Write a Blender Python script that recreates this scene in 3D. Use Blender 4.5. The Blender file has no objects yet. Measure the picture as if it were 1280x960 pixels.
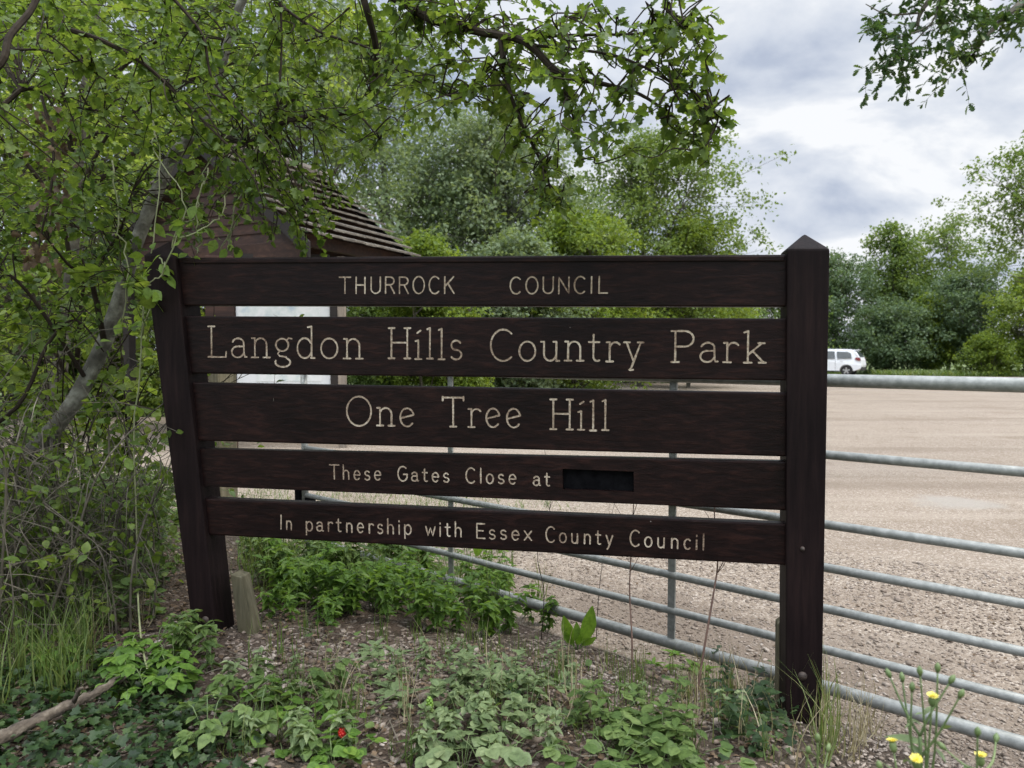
import bpy, bmesh, math, random
import numpy as np
from mathutils import Vector, Matrix

# ---------------------------------------------------------------- camera, sky, sun, exposure
SC = bpy.context.scene
COL = SC.collection
F = 940.0                                   # focal length in pixels of a 1280 px wide frame
PITCH = math.radians(-2.4)
CAM = Vector((0.0, 0.0, 1.36))
FWD = Vector((0, math.cos(PITCH), math.sin(PITCH)))
UP = Vector((0, -math.sin(PITCH), math.cos(PITCH)))
RT = Vector((1, 0, 0))

cd = bpy.data.cameras.new('camera')
cam = bpy.data.objects.new('camera', cd); COL.objects.link(cam)
cam.location = CAM
cam.rotation_euler = (math.pi / 2 + PITCH, 0, 0)
cd.sensor_width = 36.0
cd.lens = F / 1280.0 * 36.0
cd.clip_start = 0.05
cd.clip_end = 3000
cd.dof.use_dof = True
cd.dof.focus_distance = 2.75
cd.dof.aperture_fstop = 5.2
SC.camera = cam

SC.view_settings.view_transform = 'Standard'
SC.view_settings.look = 'None'
SC.view_settings.exposure = 0.72
SC.view_settings.gamma = 1.0
SC.view_settings.use_curve_mapping = False
cy = SC.cycles
cy.use_denoising = True
cy.max_bounces = 7
cy.diffuse_bounces = 4
cy.glossy_bounces = 3
cy.transmission_bounces = 5
cy.sample_clamp_indirect = 8.0
cy.caustics_reflective = False
cy.caustics_refractive = False

SUN_EL, SUN_AZ = math.radians(58), math.radians(100)    # azimuth from +Y towards +X: veiled sun high over the right shoulder
world = bpy.data.worlds.new('World'); SC.world = world
world.use_nodes = True
wn, wl = world.node_tree.nodes, world.node_tree.links
for n in list(wn): wn.remove(n)

def N(nodes, t, **kw):
    n = nodes.new(t)
    for k, v in kw.items():
        if k.startswith('i_'):
            key = k[2:]
            n.inputs[int(key) if key.isdigit() else key].default_value = v
        else:
            setattr(n, k, v)
    return n

def ramp(nodes, stops, interp='LINEAR'):
    n = nodes.new('ShaderNodeValToRGB')
    cr = n.color_ramp; cr.interpolation = interp
    while len(cr.elements) < len(stops): cr.elements.new(0.5)
    for e, (p, c) in zip(cr.elements, stops):
        e.position = p
        e.color = (c[0], c[1], c[2], 1) if hasattr(c, '__len__') else (c, c, c, 1)
    return n

def math_node(nodes, links, op, a, b=None, clamp=False):
    n = nodes.new('ShaderNodeMath'); n.operation = op; n.use_clamp = clamp
    for i, v in enumerate((a, b)):
        if v is None: continue
        if isinstance(v, (int, float)): n.inputs[i].default_value = v
        else: links.new(v, n.inputs[i])
    return n.outputs[0]

sky = N(wn, 'ShaderNodeTexSky', sky_type='NISHITA', sun_disc=False, sun_elevation=SUN_EL, sun_rotation=SUN_AZ)
tc = wn.new('ShaderNodeTexCoord')
sep = wn.new('ShaderNodeSeparateXYZ'); wl.new(tc.outputs['Generated'], sep.inputs[0])
zc = math_node(wn, wl, 'MAXIMUM', sep.outputs['Z'], 0.0)
zd = math_node(wn, wl, 'ADD', zc, 0.42)
px_ = math_node(wn, wl, 'DIVIDE', sep.outputs['X'], zd)
py_ = math_node(wn, wl, 'DIVIDE', sep.outputs['Y'], zd)
cmb = wn.new('ShaderNodeCombineXYZ'); wl.new(px_, cmb.inputs[0]); wl.new(py_, cmb.inputs[1])
CLOUD_SHIFT = (3.1, 1.7, 0)
mp = N(wn, 'ShaderNodeMapping'); mp.inputs['Location'].default_value = CLOUD_SHIFT
mp.inputs['Scale'].default_value = (1.0, 1.25, 1.0)
wl.new(cmb.outputs[0], mp.inputs[0])
n1 = N(wn, 'ShaderNodeTexNoise', i_Scale=2.6, i_Detail=10.0, i_Roughness=0.53, i_Distortion=0.30)
wl.new(mp.outputs[0], n1.inputs['Vector'])
cr = ramp(wn, [(0.30, (0.232, 0.265, 0.349)), (0.40, (0.300, 0.339, 0.419)), (0.47, (0.391, 0.425, 0.488)), (0.54, (0.473, 0.499, 0.544)), (0.60, (0.578, 0.590, 0.609))])
n3_ = N(wn, 'ShaderNodeTexNoise', i_Scale=0.9, i_Detail=2.0); wl.new(mp.outputs[0], n3_.inputs['Vector'])
nsum = math_node(wn, wl, 'ADD', math_node(wn, wl, 'MULTIPLY', n1.outputs[0], 1.15), math_node(wn, wl, 'MULTIPLY_ADD', n3_.outputs[0], 0.7))
nsum.node.inputs[1].links[0].from_node.inputs[2].default_value = -0.42
wl.new(nsum, cr.inputs[0])
n2 = N(wn, 'ShaderNodeTexNoise', i_Scale=0.55, i_Detail=4.0, i_Roughness=0.55)
mp2 = N(wn, 'ShaderNodeMapping'); mp2.inputs['Location'].default_value = (7.3, 2.9, 4.0)
wl.new(cmb.outputs[0], mp2.inputs[0]); wl.new(mp2.outputs[0], n2.inputs['Vector'])
hole = ramp(wn, [(0.54, 0.0), (0.66, 0.5)]); wl.new(n2.outputs[0], hole.inputs[0])
# an overcast sky is brightest overhead
mr = N(wn, 'ShaderNodeMapRange', interpolation_type='SMOOTHSTEP')
mr.inputs['From Min'].default_value = 0.46; mr.inputs['From Max'].default_value = 0.95
mr.inputs['To Min'].default_value = 1.0; mr.inputs['To Max'].default_value = 4.6
wl.new(sep.outputs['Z'], mr.inputs[0])
cg = N(wn, 'ShaderNodeVectorMath', operation='SCALE'); wl.new(cr.outputs[0], cg.inputs[0]); # sky gain added behind the camera to light the surfaces facing it
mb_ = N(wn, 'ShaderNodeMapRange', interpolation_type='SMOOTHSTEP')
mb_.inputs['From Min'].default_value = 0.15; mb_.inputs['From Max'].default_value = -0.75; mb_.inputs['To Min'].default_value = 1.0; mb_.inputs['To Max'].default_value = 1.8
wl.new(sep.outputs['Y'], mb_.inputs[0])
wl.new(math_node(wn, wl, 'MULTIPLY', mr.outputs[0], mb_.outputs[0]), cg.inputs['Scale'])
SKY_STR = 0.1
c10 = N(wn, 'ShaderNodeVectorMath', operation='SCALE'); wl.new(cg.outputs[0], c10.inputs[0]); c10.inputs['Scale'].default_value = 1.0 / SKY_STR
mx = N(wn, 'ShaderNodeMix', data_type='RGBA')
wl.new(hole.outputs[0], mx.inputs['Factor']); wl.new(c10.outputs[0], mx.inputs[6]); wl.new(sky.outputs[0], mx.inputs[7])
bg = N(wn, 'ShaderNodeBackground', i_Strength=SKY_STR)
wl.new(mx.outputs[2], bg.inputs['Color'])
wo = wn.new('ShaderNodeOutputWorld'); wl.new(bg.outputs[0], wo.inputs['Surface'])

sd = bpy.data.lights.new('sun', 'SUN'); sd.energy = 1.5; sd.angle = math.radians(14); sd.color = (1.0, 0.95, 0.87)
sun = bpy.data.objects.new('sun', sd); COL.objects.link(sun)
S_DIR = Vector((math.sin(SUN_AZ) * math.cos(SUN_EL), math.cos(SUN_AZ) * math.cos(SUN_EL), math.sin(SUN_EL)))
sun.rotation_euler = S_DIR.to_track_quat('Z', 'Y').to_euler()
sun.location = S_DIR * 40

# ---------------------------------------------------------------- helpers
R = random.Random(7)
RNG = np.random.default_rng(11)
V = Vector

def at(u, v, d):
    """world point at depth d (metres along the view axis) of a photograph pixel"""
    return CAM + d * (RT * ((u - 640) / F) + FWD + UP * ((480 - v) / F))

def ray(u, v):
    return (RT * ((u - 640) / F) + FWD + UP * ((480 - v) / F))

G1, G2 = V((1.61, 2.366)), V((-1.38, 4.99))          # the gate's line on the ground
GD = (G1 - G2).normalized(); GN = V((GD.y, -GD.x))
if GN.dot(-G1) < 0: GN = -GN

def sn(x, y, s, k):
    return (np.sin(x * s + 1.7 * k) * np.cos(y * s * 1.13 - 0.9 * k) + 0.6 * np.sin(x * s * 1.9 - y * s * 1.4 + k) + 0.4 * np.cos(x * s * 0.7 + y * s * 2.3 + 2 * k)) / 2.0

def gz(x, y):
    """height of the earth bank; falls to below the gravel at the gate's line"""
    x = np.asarray(x, float); y = np.asarray(y, float)
    dg = (x - G1.x) * GN.x + (y - G1.y) * GN.y
    p = np.maximum(dg - 0.02, 0)
    h = 0.292 * (1 - np.exp(-p / 0.62)) + np.where(dg < 0.05, np.maximum(dg - 0.05, -1) * 0.25, 0)
    far = np.clip((y - 6.0) / 3.0, 0, 1)
    h = h * (1 - far) - 0.06 * far
    amp = np.clip(p / 0.4, 0, 1) * (1 - far)
    return h + amp * (0.02 * sn(x, y, 3.1, 1) + 0.012 * sn(x, y, 8.3, 2))

def gzf(x, y): return float(gz(x, y))

def ground_hit(u, v, off=0.0):
    r = ray(u, v); d = 0.8
    while d < 60:
        p = CAM + r * d
        if p.z < max(gzf(p.x, p.y), 0.0) + off: return p
        d += 0.01
    return p

def tag(o, label=None, cat=None, group=None, kind=None):
    if label: o['label'] = label
    if cat: o['category'] = cat
    if group: o['group'] = group
    if kind: o['kind'] = kind
    return o

def empty(name, loc, label, cat, group=None, rz=0.0):
    o = bpy.data.objects.new(name, None); COL.objects.link(o)
    o.empty_display_size = 0.1
    o.location = loc; o.rotation_euler = (0, 0, rz)
    return tag(o, label, cat, group)

def link(name, me, mat, parent=None, world_coords=True):
    o = bpy.data.objects.new(name, me); COL.objects.link(o)
    if mat is not None:
        for m in (mat if isinstance(mat, (list, tuple)) else [mat]): me.materials.append(m)
    if parent is not None:
        o.parent = parent
        if world_coords:                      # the mesh was modelled in world coordinates
            if parent.type == 'EMPTY':        # an Empty at the thing's base; a mesh parent already stands in world coordinates
                o.matrix_parent_inverse = Matrix.Translation(-V(parent.location))
    return o

def copy_tree(o, parent=None):
    c = o.copy(); COL.objects.link(c)
    if parent is not None:
        c.parent = parent; c.matrix_parent_inverse = o.matrix_parent_inverse.copy()
    for ch in list(o.children): copy_tree(ch, c)
    return c

class MB:
    """collects shapes for ONE mesh"""
    def __init__(self): self.v = []; self.f = []; self.m = []
    def add(self, vs, fs, mi=0):
        b = len(self.v); self.v.extend([tuple(p) for p in vs]); self.f.extend([tuple(i + b for i in f) for f in fs]); self.m.extend([mi] * len(fs))
    def box(self, c, sx, sy, sz, ax=None, mi=0):
        X, Y, Z = ax or (V((1, 0, 0)), V((0, 1, 0)), V((0, 0, 1)))
        c = V(c); vs = []
        for k in (-1, 1):
            for j in (-1, 1):
                for i in (-1, 1): vs.append(c + X * (i * sx / 2) + Y * (j * sy / 2) + Z * (k * sz / 2))
        self.add(vs, [(0, 2, 3, 1), (4, 5, 7, 6), (0, 1, 5, 4), (2, 6, 7, 3), (0, 4, 6, 2), (1, 3, 7, 5)], mi)
    def tube(self, pts, rad, n=6, cap=True, mi=0):
        pts = [V(p) for p in pts]; k = len(pts)
        if not hasattr(rad, '__len__'): rad = [rad] * k
        t0 = (pts[1] - pts[0]).normalized()
        a = t0.orthogonal().normalized()
        vs = []
        for i, p in enumerate(pts):
            t = (pts[min(i + 1, k - 1)] - pts[max(i - 1, 0)])
            t = t.normalized() if t.length > 1e-9 else t0
            a = (a - t * a.dot(t)); a = a.normalized() if a.length > 1e-6 else t.orthogonal().normalized()
            b = t.cross(a)
            for j in range(n):
                th = 2 * math.pi * j / n
                vs.append(p + (a * math.cos(th) + b * math.sin(th)) * rad[i])
        fs = []
        for i in range(k - 1):
            for j in range(n):
                j2 = (j + 1) % n
                fs.append((i * n + j, i * n + j2, (i + 1) * n + j2, (i + 1) * n + j))
        if cap: fs.append(tuple(range(n - 1, -1, -1))); fs.append(tuple((k - 1) * n + j for j in range(n)))
        self.add(vs, fs, mi)
    def prism(self, poly, off, mi=0):
        """poly: planar loop of points, off: extrusion vector"""
        n = len(poly); poly = [V(p) for p in poly]; off = V(off)
        vs = poly + [p + off for p in poly]
        fs = [tuple(range(n)), tuple(range(2 * n - 1, n - 1, -1))]
        for i in range(n):
            j = (i + 1) % n; fs.append((i, i + n, j + n, j))
        self.add(vs, fs, mi)
    def mesh(self, name, smooth=False, bevel=0.0, segs=2, angle=35):
        me = bpy.data.meshes.new(name); me.from_pydata(self.v, [], self.f)
        if any(self.m): me.polygons.foreach_set('material_index', self.m)
        bm = bmesh.new(); bm.from_mesh(me)
        bmesh.ops.recalc_face_normals(bm, faces=bm.faces)
        if bevel:
            es = [e for e in bm.edges if len(e.link_faces) == 2 and e.calc_face_angle(0) > math.radians(angle)]
            bmesh.ops.bevel(bm, geom=es, offset=bevel, segments=segs, profile=0.6, affect='EDGES', clamp_overlap=True)
        bm.to_mesh(me); bm.free()
        if smooth: me.polygons.foreach_set('use_smooth', [True] * len(me.polygons))
        me.update(); return me
    def build(self, name, mat, parent=None, smooth=False, bevel=0.0, segs=2, local=False, angle=35):
        return link(name, self.mesh(name, smooth, bevel, segs, angle), mat, parent, not local)

def np_mesh(name, verts, faces_list, counts):
    """verts (n,3); faces_list flat loop indices; counts loops per face"""
    me = bpy.data.meshes.new(name)
    me.vertices.add(len(verts)); me.vertices.foreach_set('co', np.ascontiguousarray(verts, dtype=np.float32).ravel())
    me.loops.add(len(faces_list)); me.loops.foreach_set('vertex_index', np.ascontiguousarray(faces_list, dtype=np.int32))
    st = np.concatenate([[0], np.cumsum(counts)[:-1]]).astype(np.int32)
    me.polygons.add(len(counts)); me.polygons.foreach_set('loop_start', st)
    me.update(calc_edges=True); me.validate(); return me

def row_leaf(widths, fold=0.25, curve=0.25):
    """ovate leaf as a strip left / midrib / right; widths at equal steps from base to tip"""
    n = len(widths); vs = []; fs = []
    for i, w in enumerate(widths):
        y = i / (n - 1); z = -curve * y * y
        vs += [(-w, y, z + fold * w), (0, y, z), (w, y, z + fold * w)]
    for i in range(n - 1):
        a = 3 * i; fs += [(a, a + 1, a + 4, a + 3), (a + 1, a + 2, a + 5, a + 4)]
    return np.array(vs, float), fs

def lobed_leaf(right, fold=0.2, curve=0.2):
    vs = [(0, 0, 0), (0, 1, -curve)]
    r = [(x, y, -curve * y * y + fold * x) for x, y in right]
    l = [(-x, y, z) for x, y, z in r]
    k = len(r); vs += r + l
    return np.array(vs, float), [tuple([0] + list(range(2, 2 + k)) + [1]), tuple([1] + list(range(2 + 2 * k - 1, 1 + k, -1)) + [0])]

LEAF = {
    'tiny': row_leaf([0.02, 0.36, 0.02], 0.3, 0.15),
    'ovate': row_leaf([0.02, 0.27, 0.36, 0.24, 0.01], 0.22, 0.3),
    'nettle': lobed_leaf([(0.10, 0.03), (0.20, 0.10), (0.27, 0.24), (0.24, 0.27), (0.27, 0.38), (0.22, 0.40), (0.23, 0.52), (0.17, 0.54), (0.17, 0.66), (0.11, 0.68), (0.10, 0.81), (0.05, 0.83)], 0.3, 0.35),
    'lance': row_leaf([0.03, 0.11, 0.15, 0.13, 0.07, 0.0], 0.35, 0.22),
    'round': row_leaf([0.03, 0.42, 0.50, 0.36, 0.06], 0.12, 0.2),
    'haw': lobed_leaf([(0.05, 0.16), (0.26, 0.24), (0.44, 0.42), (0.24, 0.50), (0.38, 0.70), (0.20, 0.74), (0.17, 0.92)]),
    'oak': lobed_leaf([(0.05, 0.1), (0.17, 0.2), (0.1, 0.3), (0.27, 0.42), (0.15, 0.52), (0.33, 0.66), (0.2, 0.74), (0.24, 0.88), (0.1, 0.97)]),
    'ivy': lobed_leaf([(0.2, -0.12), (0.48, 0.08), (0.3, 0.28), (0.38, 0.52), (0.15, 0.62)], 0.15, 0.15),
}

def unit(a):
    return a / np.maximum(np.linalg.norm(a, axis=1, keepdims=True), 1e-9)

def leaf_mesh(name, kind, pos, dirs, nors, size):
    """many leaves in one mesh; each a bent surface of its own"""
    pos = np.asarray(pos, float); dirs = unit(np.asarray(dirs, float)); nors = np.asarray(nors, float)
    size = np.asarray(size, float)
    T, fs = LEAF[kind] if isinstance(kind, str) else kind
    X = unit(np.cross(dirs, nors)); Z = np.cross(X, dirs)
    n, k = len(pos), len(T)
    W = pos[:, None, :] + size[:, None, None] * (T[None, :, 0:1] * X[:, None, :] + T[None, :, 1:2] * dirs[:, None, :] + T[None, :, 2:3] * Z[:, None, :])
    flat = np.concatenate([np.array(f) for f in fs]); cnt = np.array([len(f) for f in fs])
    loops = (flat[None, :] + (np.arange(n) * k)[:, None]).ravel()
    return np_mesh(name, W.reshape(-1, 3), loops, np.tile(cnt, n))

# ---------------------------------------------------------------- materials
def new_mat(name):
    m = bpy.data.materials.new(name); m.use_nodes = True
    nt = m.node_tree
    for n in list(nt.nodes): nt.nodes.remove(n)
    out = nt.nodes.new('ShaderNodeOutputMaterial')
    return m, nt.nodes, nt.links, out

def leaf_mat(name, stops, trans=0.38, rough=0.45, big=0.5, spec=0.22, fine=55.0):
    """colour differs from leaf to leaf and, gently, from bough to bough"""
    m, n, l, out = new_mat(name)
    geo = n.new('ShaderNodeNewGeometry')
    tcn = n.new('ShaderNodeTexCoord')
    nz = N(n, 'ShaderNodeTexNoise', i_Scale=big, i_Detail=3.0); l.new(tcn.outputs['Object'], nz.inputs['Vector'])
    a = math_node(n, l, 'MULTIPLY', geo.outputs['Random Per Island'], 0.6)
    b = math_node(n, l, 'MULTIPLY_ADD', nz.outputs[0], 1.1); n_ = b.node; n_.inputs[2].default_value = -0.35
    s = math_node(n, l, 'ADD', a, b, clamp=True)
    k = len(stops)
    rp = ramp(n, [(i / (k - 1), c) for i, c in enumerate(stops)]); l.new(s, rp.inputs[0])
    nf = N(n, 'ShaderNodeTexNoise', i_Scale=fine, i_Detail=3.0, i_Roughness=0.7); l.new(tcn.outputs['Object'], nf.inputs['Vector'])
    rf = ramp(n, [(0.28, (0.62, 0.60, 0.58)), (0.5, (0.98, 0.98, 0.98)), (0.72, (1.28, 1.22, 1.20))]); l.new(nf.outputs[0], rf.inputs[0])
    mf = N(n, 'ShaderNodeMix', data_type='RGBA', blend_type='MULTIPLY'); mf.inputs['Factor'].default_value = 1.0
    l.new(rp.outputs[0], mf.inputs[6]); l.new(rf.outputs[0], mf.inputs[7]); rp = mf; RP = mf.outputs[2]
    p = N(n, 'ShaderNodeBsdfPrincipled', i_Roughness=rough); l.new(RP, p.inputs['Base Color'])
    p.inputs['Specular IOR Level'].default_value = spec
    t = n.new('ShaderNodeBsdfTranslucent')
    hs = N(n, 'ShaderNodeMix', data_type='RGBA', blend_type='MULTIPLY'); hs.inputs['Factor'].default_value = 1.0
    l.new(RP, hs.inputs[6]); hs.inputs[7].default_value = (1.75, 1.65, 0.92, 1)
    l.new(hs.outputs[2], t.inputs['Color'])
    mix = N(n, 'ShaderNodeMixShader'); mix.inputs[0].default_value = trans
    l.new(p.outputs[0], mix.inputs[1]); l.new(t.outputs[0], mix.inputs[2]); l.new(mix.outputs[0], out.inputs[0])
    return m

def noise_mat(name, stops, scale=8.0, detail=6.0, rough=0.8, bump=0.3, bscale=None, stretch=(1, 1, 1), metal=0.0, spec=0.5, bdist=0.01, rough2=None):
    m, n, l, out = new_mat(name)
    tcn = n.new('ShaderNodeTexCoord'); mpn = N(n, 'ShaderNodeMapping'); mpn.inputs['Scale'].default_value = stretch
    l.new(tcn.outputs['Object'], mpn.inputs[0])
    nz = N(n, 'ShaderNodeTexNoise', i_Scale=scale, i_Detail=detail, i_Roughness=0.6); l.new(mpn.outputs[0], nz.inputs['Vector'])
    k = len(stops)
    rp = ramp(n, [(0.3 + 0.4 * i / max(k - 1, 1), c) for i, c in enumerate(stops)]); l.new(nz.outputs[0], rp.inputs[0])
    p = N(n, 'ShaderNodeBsdfPrincipled', i_Roughness=rough, i_Metallic=metal); l.new(rp.outputs[0], p.inputs['Base Color'])
    p.inputs['Specular IOR Level'].default_value = spec
    if rough2 is not None:
        rr = N(n, 'ShaderNodeMapRange'); rr.inputs['To Min'].default_value = rough; rr.inputs['To Max'].default_value = rough2
        l.new(nz.outputs[0], rr.inputs[0]); l.new(rr.outputs[0], p.inputs['Roughness'])
    if bump:
        nb = N(n, 'ShaderNodeTexNoise', i_Scale=bscale or scale * 2, i_Detail=5.0); l.new(mpn.outputs[0], nb.inputs['Vector'])
        bp = N(n, 'ShaderNodeBump', i_Strength=bump, i_Distance=bdist); l.new(nb.outputs[0], bp.inputs['Height']); l.new(bp.outputs[0], p.inputs['Normal'])
    l.new(p.outputs[0], out.inputs[0])
    return m

M = {}
M['haw'] = leaf_mat('hawthorn_leaf', [(0.026, 0.050, 0.012), (0.055, 0.095, 0.018), (0.095, 0.145, 0.027), (0.155, 0.205, 0.045)], 0.46, big=0.9)
M['haw_backlit'] = leaf_mat('hawthorn_leaf_backlit', [(0.048, 0.082, 0.018), (0.095, 0.145, 0.028), (0.160, 0.215, 0.045), (0.230, 0.275, 0.085)], 0.52, big=0.9)  # lighter copy of the hawthorn leaf; brightness of the sky behind put into its colour
M['willow'] = leaf_mat('grey_green_leaf', [(0.085, 0.130, 0.068), (0.140, 0.190, 0.098), (0.200, 0.245, 0.140)], 0.40, big=0.35)
M['lime'] = leaf_mat('yellow_green_leaf', [(0.080, 0.135, 0.020), (0.135, 0.195, 0.030), (0.200, 0.250, 0.050)], 0.42, big=0.35)
M['mid'] = leaf_mat('mid_green_leaf', [(0.055, 0.100, 0.028), (0.095, 0.150, 0.040), (0.140, 0.190, 0.060)], 0.38, big=0.35)
M['dark'] = leaf_mat('dark_green_leaf', [(0.048, 0.084, 0.040), (0.080, 0.126, 0.060), (0.118, 0.168, 0.082)], 0.34, big=0.35)
M['ash'] = leaf_mat('ash_leaf', [(0.065, 0.110, 0.026), (0.110, 0.165, 0.040), (0.160, 0.210, 0.065)], 0.42, big=0.25)
M['oak'] = leaf_mat('oak_leaf', [(0.022, 0.050, 0.018), (0.040, 0.080, 0.024), (0.110, 0.165, 0.030)], 0.30, big=0.8)
M['nettle'] = leaf_mat('nettle_leaf', [(0.050, 0.105, 0.020), (0.095, 0.175, 0.030), (0.165, 0.255, 0.045)], 0.40, big=2.5)
M['weed'] = leaf_mat('weed_leaf', [(0.048, 0.088, 0.026), (0.100, 0.155, 0.045), (0.170, 0.230, 0.080)], 0.36, big=3.0)
M['weed_pale'] = leaf_mat('pale_weed_leaf', [(0.085, 0.125, 0.055), (0.140, 0.190, 0.085), (0.215, 0.260, 0.130)], 0.30, big=3.0)
M['ivy'] = leaf_mat('ivy_leaf', [(0.009, 0.022, 0.007), (0.022, 0.047, 0.013), (0.060, 0.095, 0.025)], 0.22, 0.5, big=3.0, spec=0.3)
M['vine'] = leaf_mat('vine_leaf', [(0.090, 0.160, 0.030), (0.140, 0.220, 0.040), (0.190, 0.270, 0.060)], 0.40, big=2.0)
M['dock'] = leaf_mat('dock_leaf', [(0.080, 0.170, 0.018), (0.120, 0.220, 0.025), (0.150, 0.250, 0.030)], 0.40, big=2.0)
M['grass'] = leaf_mat('grass_blade', [(0.045, 0.085, 0.020), (0.090, 0.140, 0.036), (0.190, 0.205, 0.085)], 0.38, big=1.5)
M['straw'] = leaf_mat('dry_grass', [(0.160, 0.135, 0.080), (0.270, 0.235, 0.150), (0.380, 0.340, 0.230)], 0.25, 0.6, big=2.0)
M['litter'] = leaf_mat('dead_leaf', [(0.040, 0.026, 0.016), (0.090, 0.060, 0.036), (0.190, 0.140, 0.090)], 0.10, 0.7, big=3.0)
M['bark'] = noise_mat('bark', [(0.035, 0.030, 0.022), (0.075, 0.066, 0.048), (0.130, 0.118, 0.090)], 14, 7, 0.9, 0.7, 30, bdist=0.01)
M['bark_grey'] = noise_mat('lichened_bark', [(0.034, 0.031, 0.023), (0.085, 0.080, 0.062), (0.20, 0.20, 0.16)], 16, 8, 0.9, 0.9, 26, bdist=0.012)
M['twig'] = noise_mat('twig_bark', [(0.016, 0.012, 0.009), (0.036, 0.028, 0.020)], 20, 4, 0.9, 0.2, spec=0.1)
M['twig_grey'] = noise_mat('bare_twig', [(0.060, 0.050, 0.036), (0.130, 0.112, 0.082), (0.24, 0.21, 0.165)], 6, 4, 0.85, 0.2)
M['twig_mix'] = noise_mat('dark_twig', [(0.035, 0.029, 0.020), (0.070, 0.060, 0.042), (0.16, 0.14, 0.105)], 5, 4, 0.85, 0.2)  # darker grey brown than the bare twig
M['stem'] = noise_mat('green_stem', [(0.070, 0.115, 0.035), (0.130, 0.175, 0.060)], 9, 3, 0.6, 0.0)
M['stem_red'] = noise_mat('dry_red_stem', [(0.085, 0.045, 0.032), (0.180, 0.110, 0.080)], 12, 3, 0.7, 0.0)
M['stem_pale'] = noise_mat('pale_vine_stem', [(0.140, 0.165, 0.070), (0.260, 0.260, 0.140)], 9, 3, 0.6, 0.0)

# ---------------------------------------------------------------- ground, gravel, bank
def voronoi_ground(name, soil, stone, scale, stone_cut, bump=0.8, patch=None, rough=0.95, bdist=0.02, fines=()):
    m, n, l, out = new_mat(name)
    tcn = n.new('ShaderNodeTexCoord')
    vo = N(n, 'ShaderNodeTexVoronoi', i_Scale=scale, i_Randomness=1.0); l.new(tcn.outputs['Object'], vo.inputs['Vector'])
    n0 = N(n, 'ShaderNodeTexNoise', i_Scale=scale * 0.25, i_Detail=8.0, i_Roughness=0.7); l.new(tcn.outputs['Object'], n0.inputs['Vector'])
    k = len(soil)
    r0 = ramp(n, [(0.3 + 0.4 * i / (k - 1), c) for i, c in enumerate(soil)]); l.new(n0.outputs[0], r0.inputs[0])
    sp = n.new('ShaderNodeSeparateColor'); l.new(vo.outputs['Color'], sp.inputs[0])
    k = len(stone)
    r1 = ramp(n, [(i / (k - 1), c) for i, c in enumerate(stone)]); l.new(sp.outputs[0], r1.inputs[0])
    cut = ramp(n, [(stone_cut, 0.0), (min(stone_cut + 0.12, 1), 1.0)]); l.new(sp.outputs[1], cut.inputs[0])
    mixc = N(n, 'ShaderNodeMix', data_type='RGBA'); l.new(cut.outputs[0], mixc.inputs['Factor']); l.new(r0.outputs[0], mixc.inputs[6]); l.new(r1.outputs[0], mixc.inputs[7])
    col = mixc.outputs[2]
    if patch:
        for (sc, lo, hi, c, f, *stre) in patch:
            n3 = N(n, 'ShaderNodeTexNoise', i_Scale=sc, i_Detail=6.0, i_Roughness=0.62)
            if stre:                           # drawn out along the way the cars drive
                ms_ = N(n, 'ShaderNodeMapping'); ms_.inputs['Scale'].default_value = stre[0]; ms_.inputs['Rotation'].default_value = (0, 0, 0.15)
                l.new(tcn.outputs['Object'], ms_.inputs[0]); l.new(ms_.outputs[0], n3.inputs['Vector'])
            else: l.new(tcn.outputs['Object'], n3.inputs['Vector'])
            rp = ramp(n, [(lo, 0.0), (hi, f)]); l.new(n3.outputs[0], rp.inputs[0])
            mm = N(n, 'ShaderNodeMix', data_type='RGBA'); l.new(rp.outputs[0], mm.inputs['Factor']); l.new(col, mm.inputs[6]); mm.inputs[7].default_value = (*c, 1)
            col = mm.outputs[2]
    for (cx, cyy, rx_, ry_, rz_, c) in fines:    # worn patches of another material, with ragged edges
        mq = N(n, 'ShaderNodeMapping', vector_type='TEXTURE'); mq.inputs['Location'].default_value = (cx, cyy, 0); mq.inputs['Rotation'].default_value = (0, 0, rz_); mq.inputs['Scale'].default_value = (rx_, ry_, 1)
        l.new(tcn.outputs['Object'], mq.inputs[0])
        ln_ = N(n, 'ShaderNodeVectorMath', operation='LENGTH'); l.new(mq.outputs[0], ln_.inputs[0])
        nq = N(n, 'ShaderNodeTexNoise', i_Scale=1.6, i_Detail=7.0, i_Roughness=0.7); l.new(tcn.outputs['Object'], nq.inputs['Vector'])
        sm_ = math_node(n, l, 'ADD', ln_.outputs['Value'], math_node(n, l, 'MULTIPLY_ADD', nq.outputs[0], 1.5))
        rq = ramp(n, [(0.72, 0.8), (0.86, 0.0)]); sc_ = math_node(n, l, 'MULTIPLY', sm_, 0.5); l.new(sc_, rq.inputs[0])
        mm = N(n, 'ShaderNodeMix', data_type='RGBA'); l.new(rq.outputs[0], mm.inputs['Factor']); l.new(col, mm.inputs[6]); mm.inputs[7].default_value = (*c, 1)
        col = mm.outputs[2]
    p = N(n, 'ShaderNodeBsdfPrincipled', i_Roughness=rough); l.new(col, p.inputs['Base Color']); p.inputs['Specular IOR Level'].default_value = 0.25
    hgt = math_node(n, l, 'SUBTRACT', n0.outputs[0], vo.outputs['Distance'])
    bp = N(n, 'ShaderNodeBump', i_Strength=bump, i_Distance=bdist); l.new(hgt, bp.inputs['Height']); l.new(bp.outputs[0], p.inputs['Normal'])
    l.new(p.outputs[0], out.inputs[0])
    return m

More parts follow.
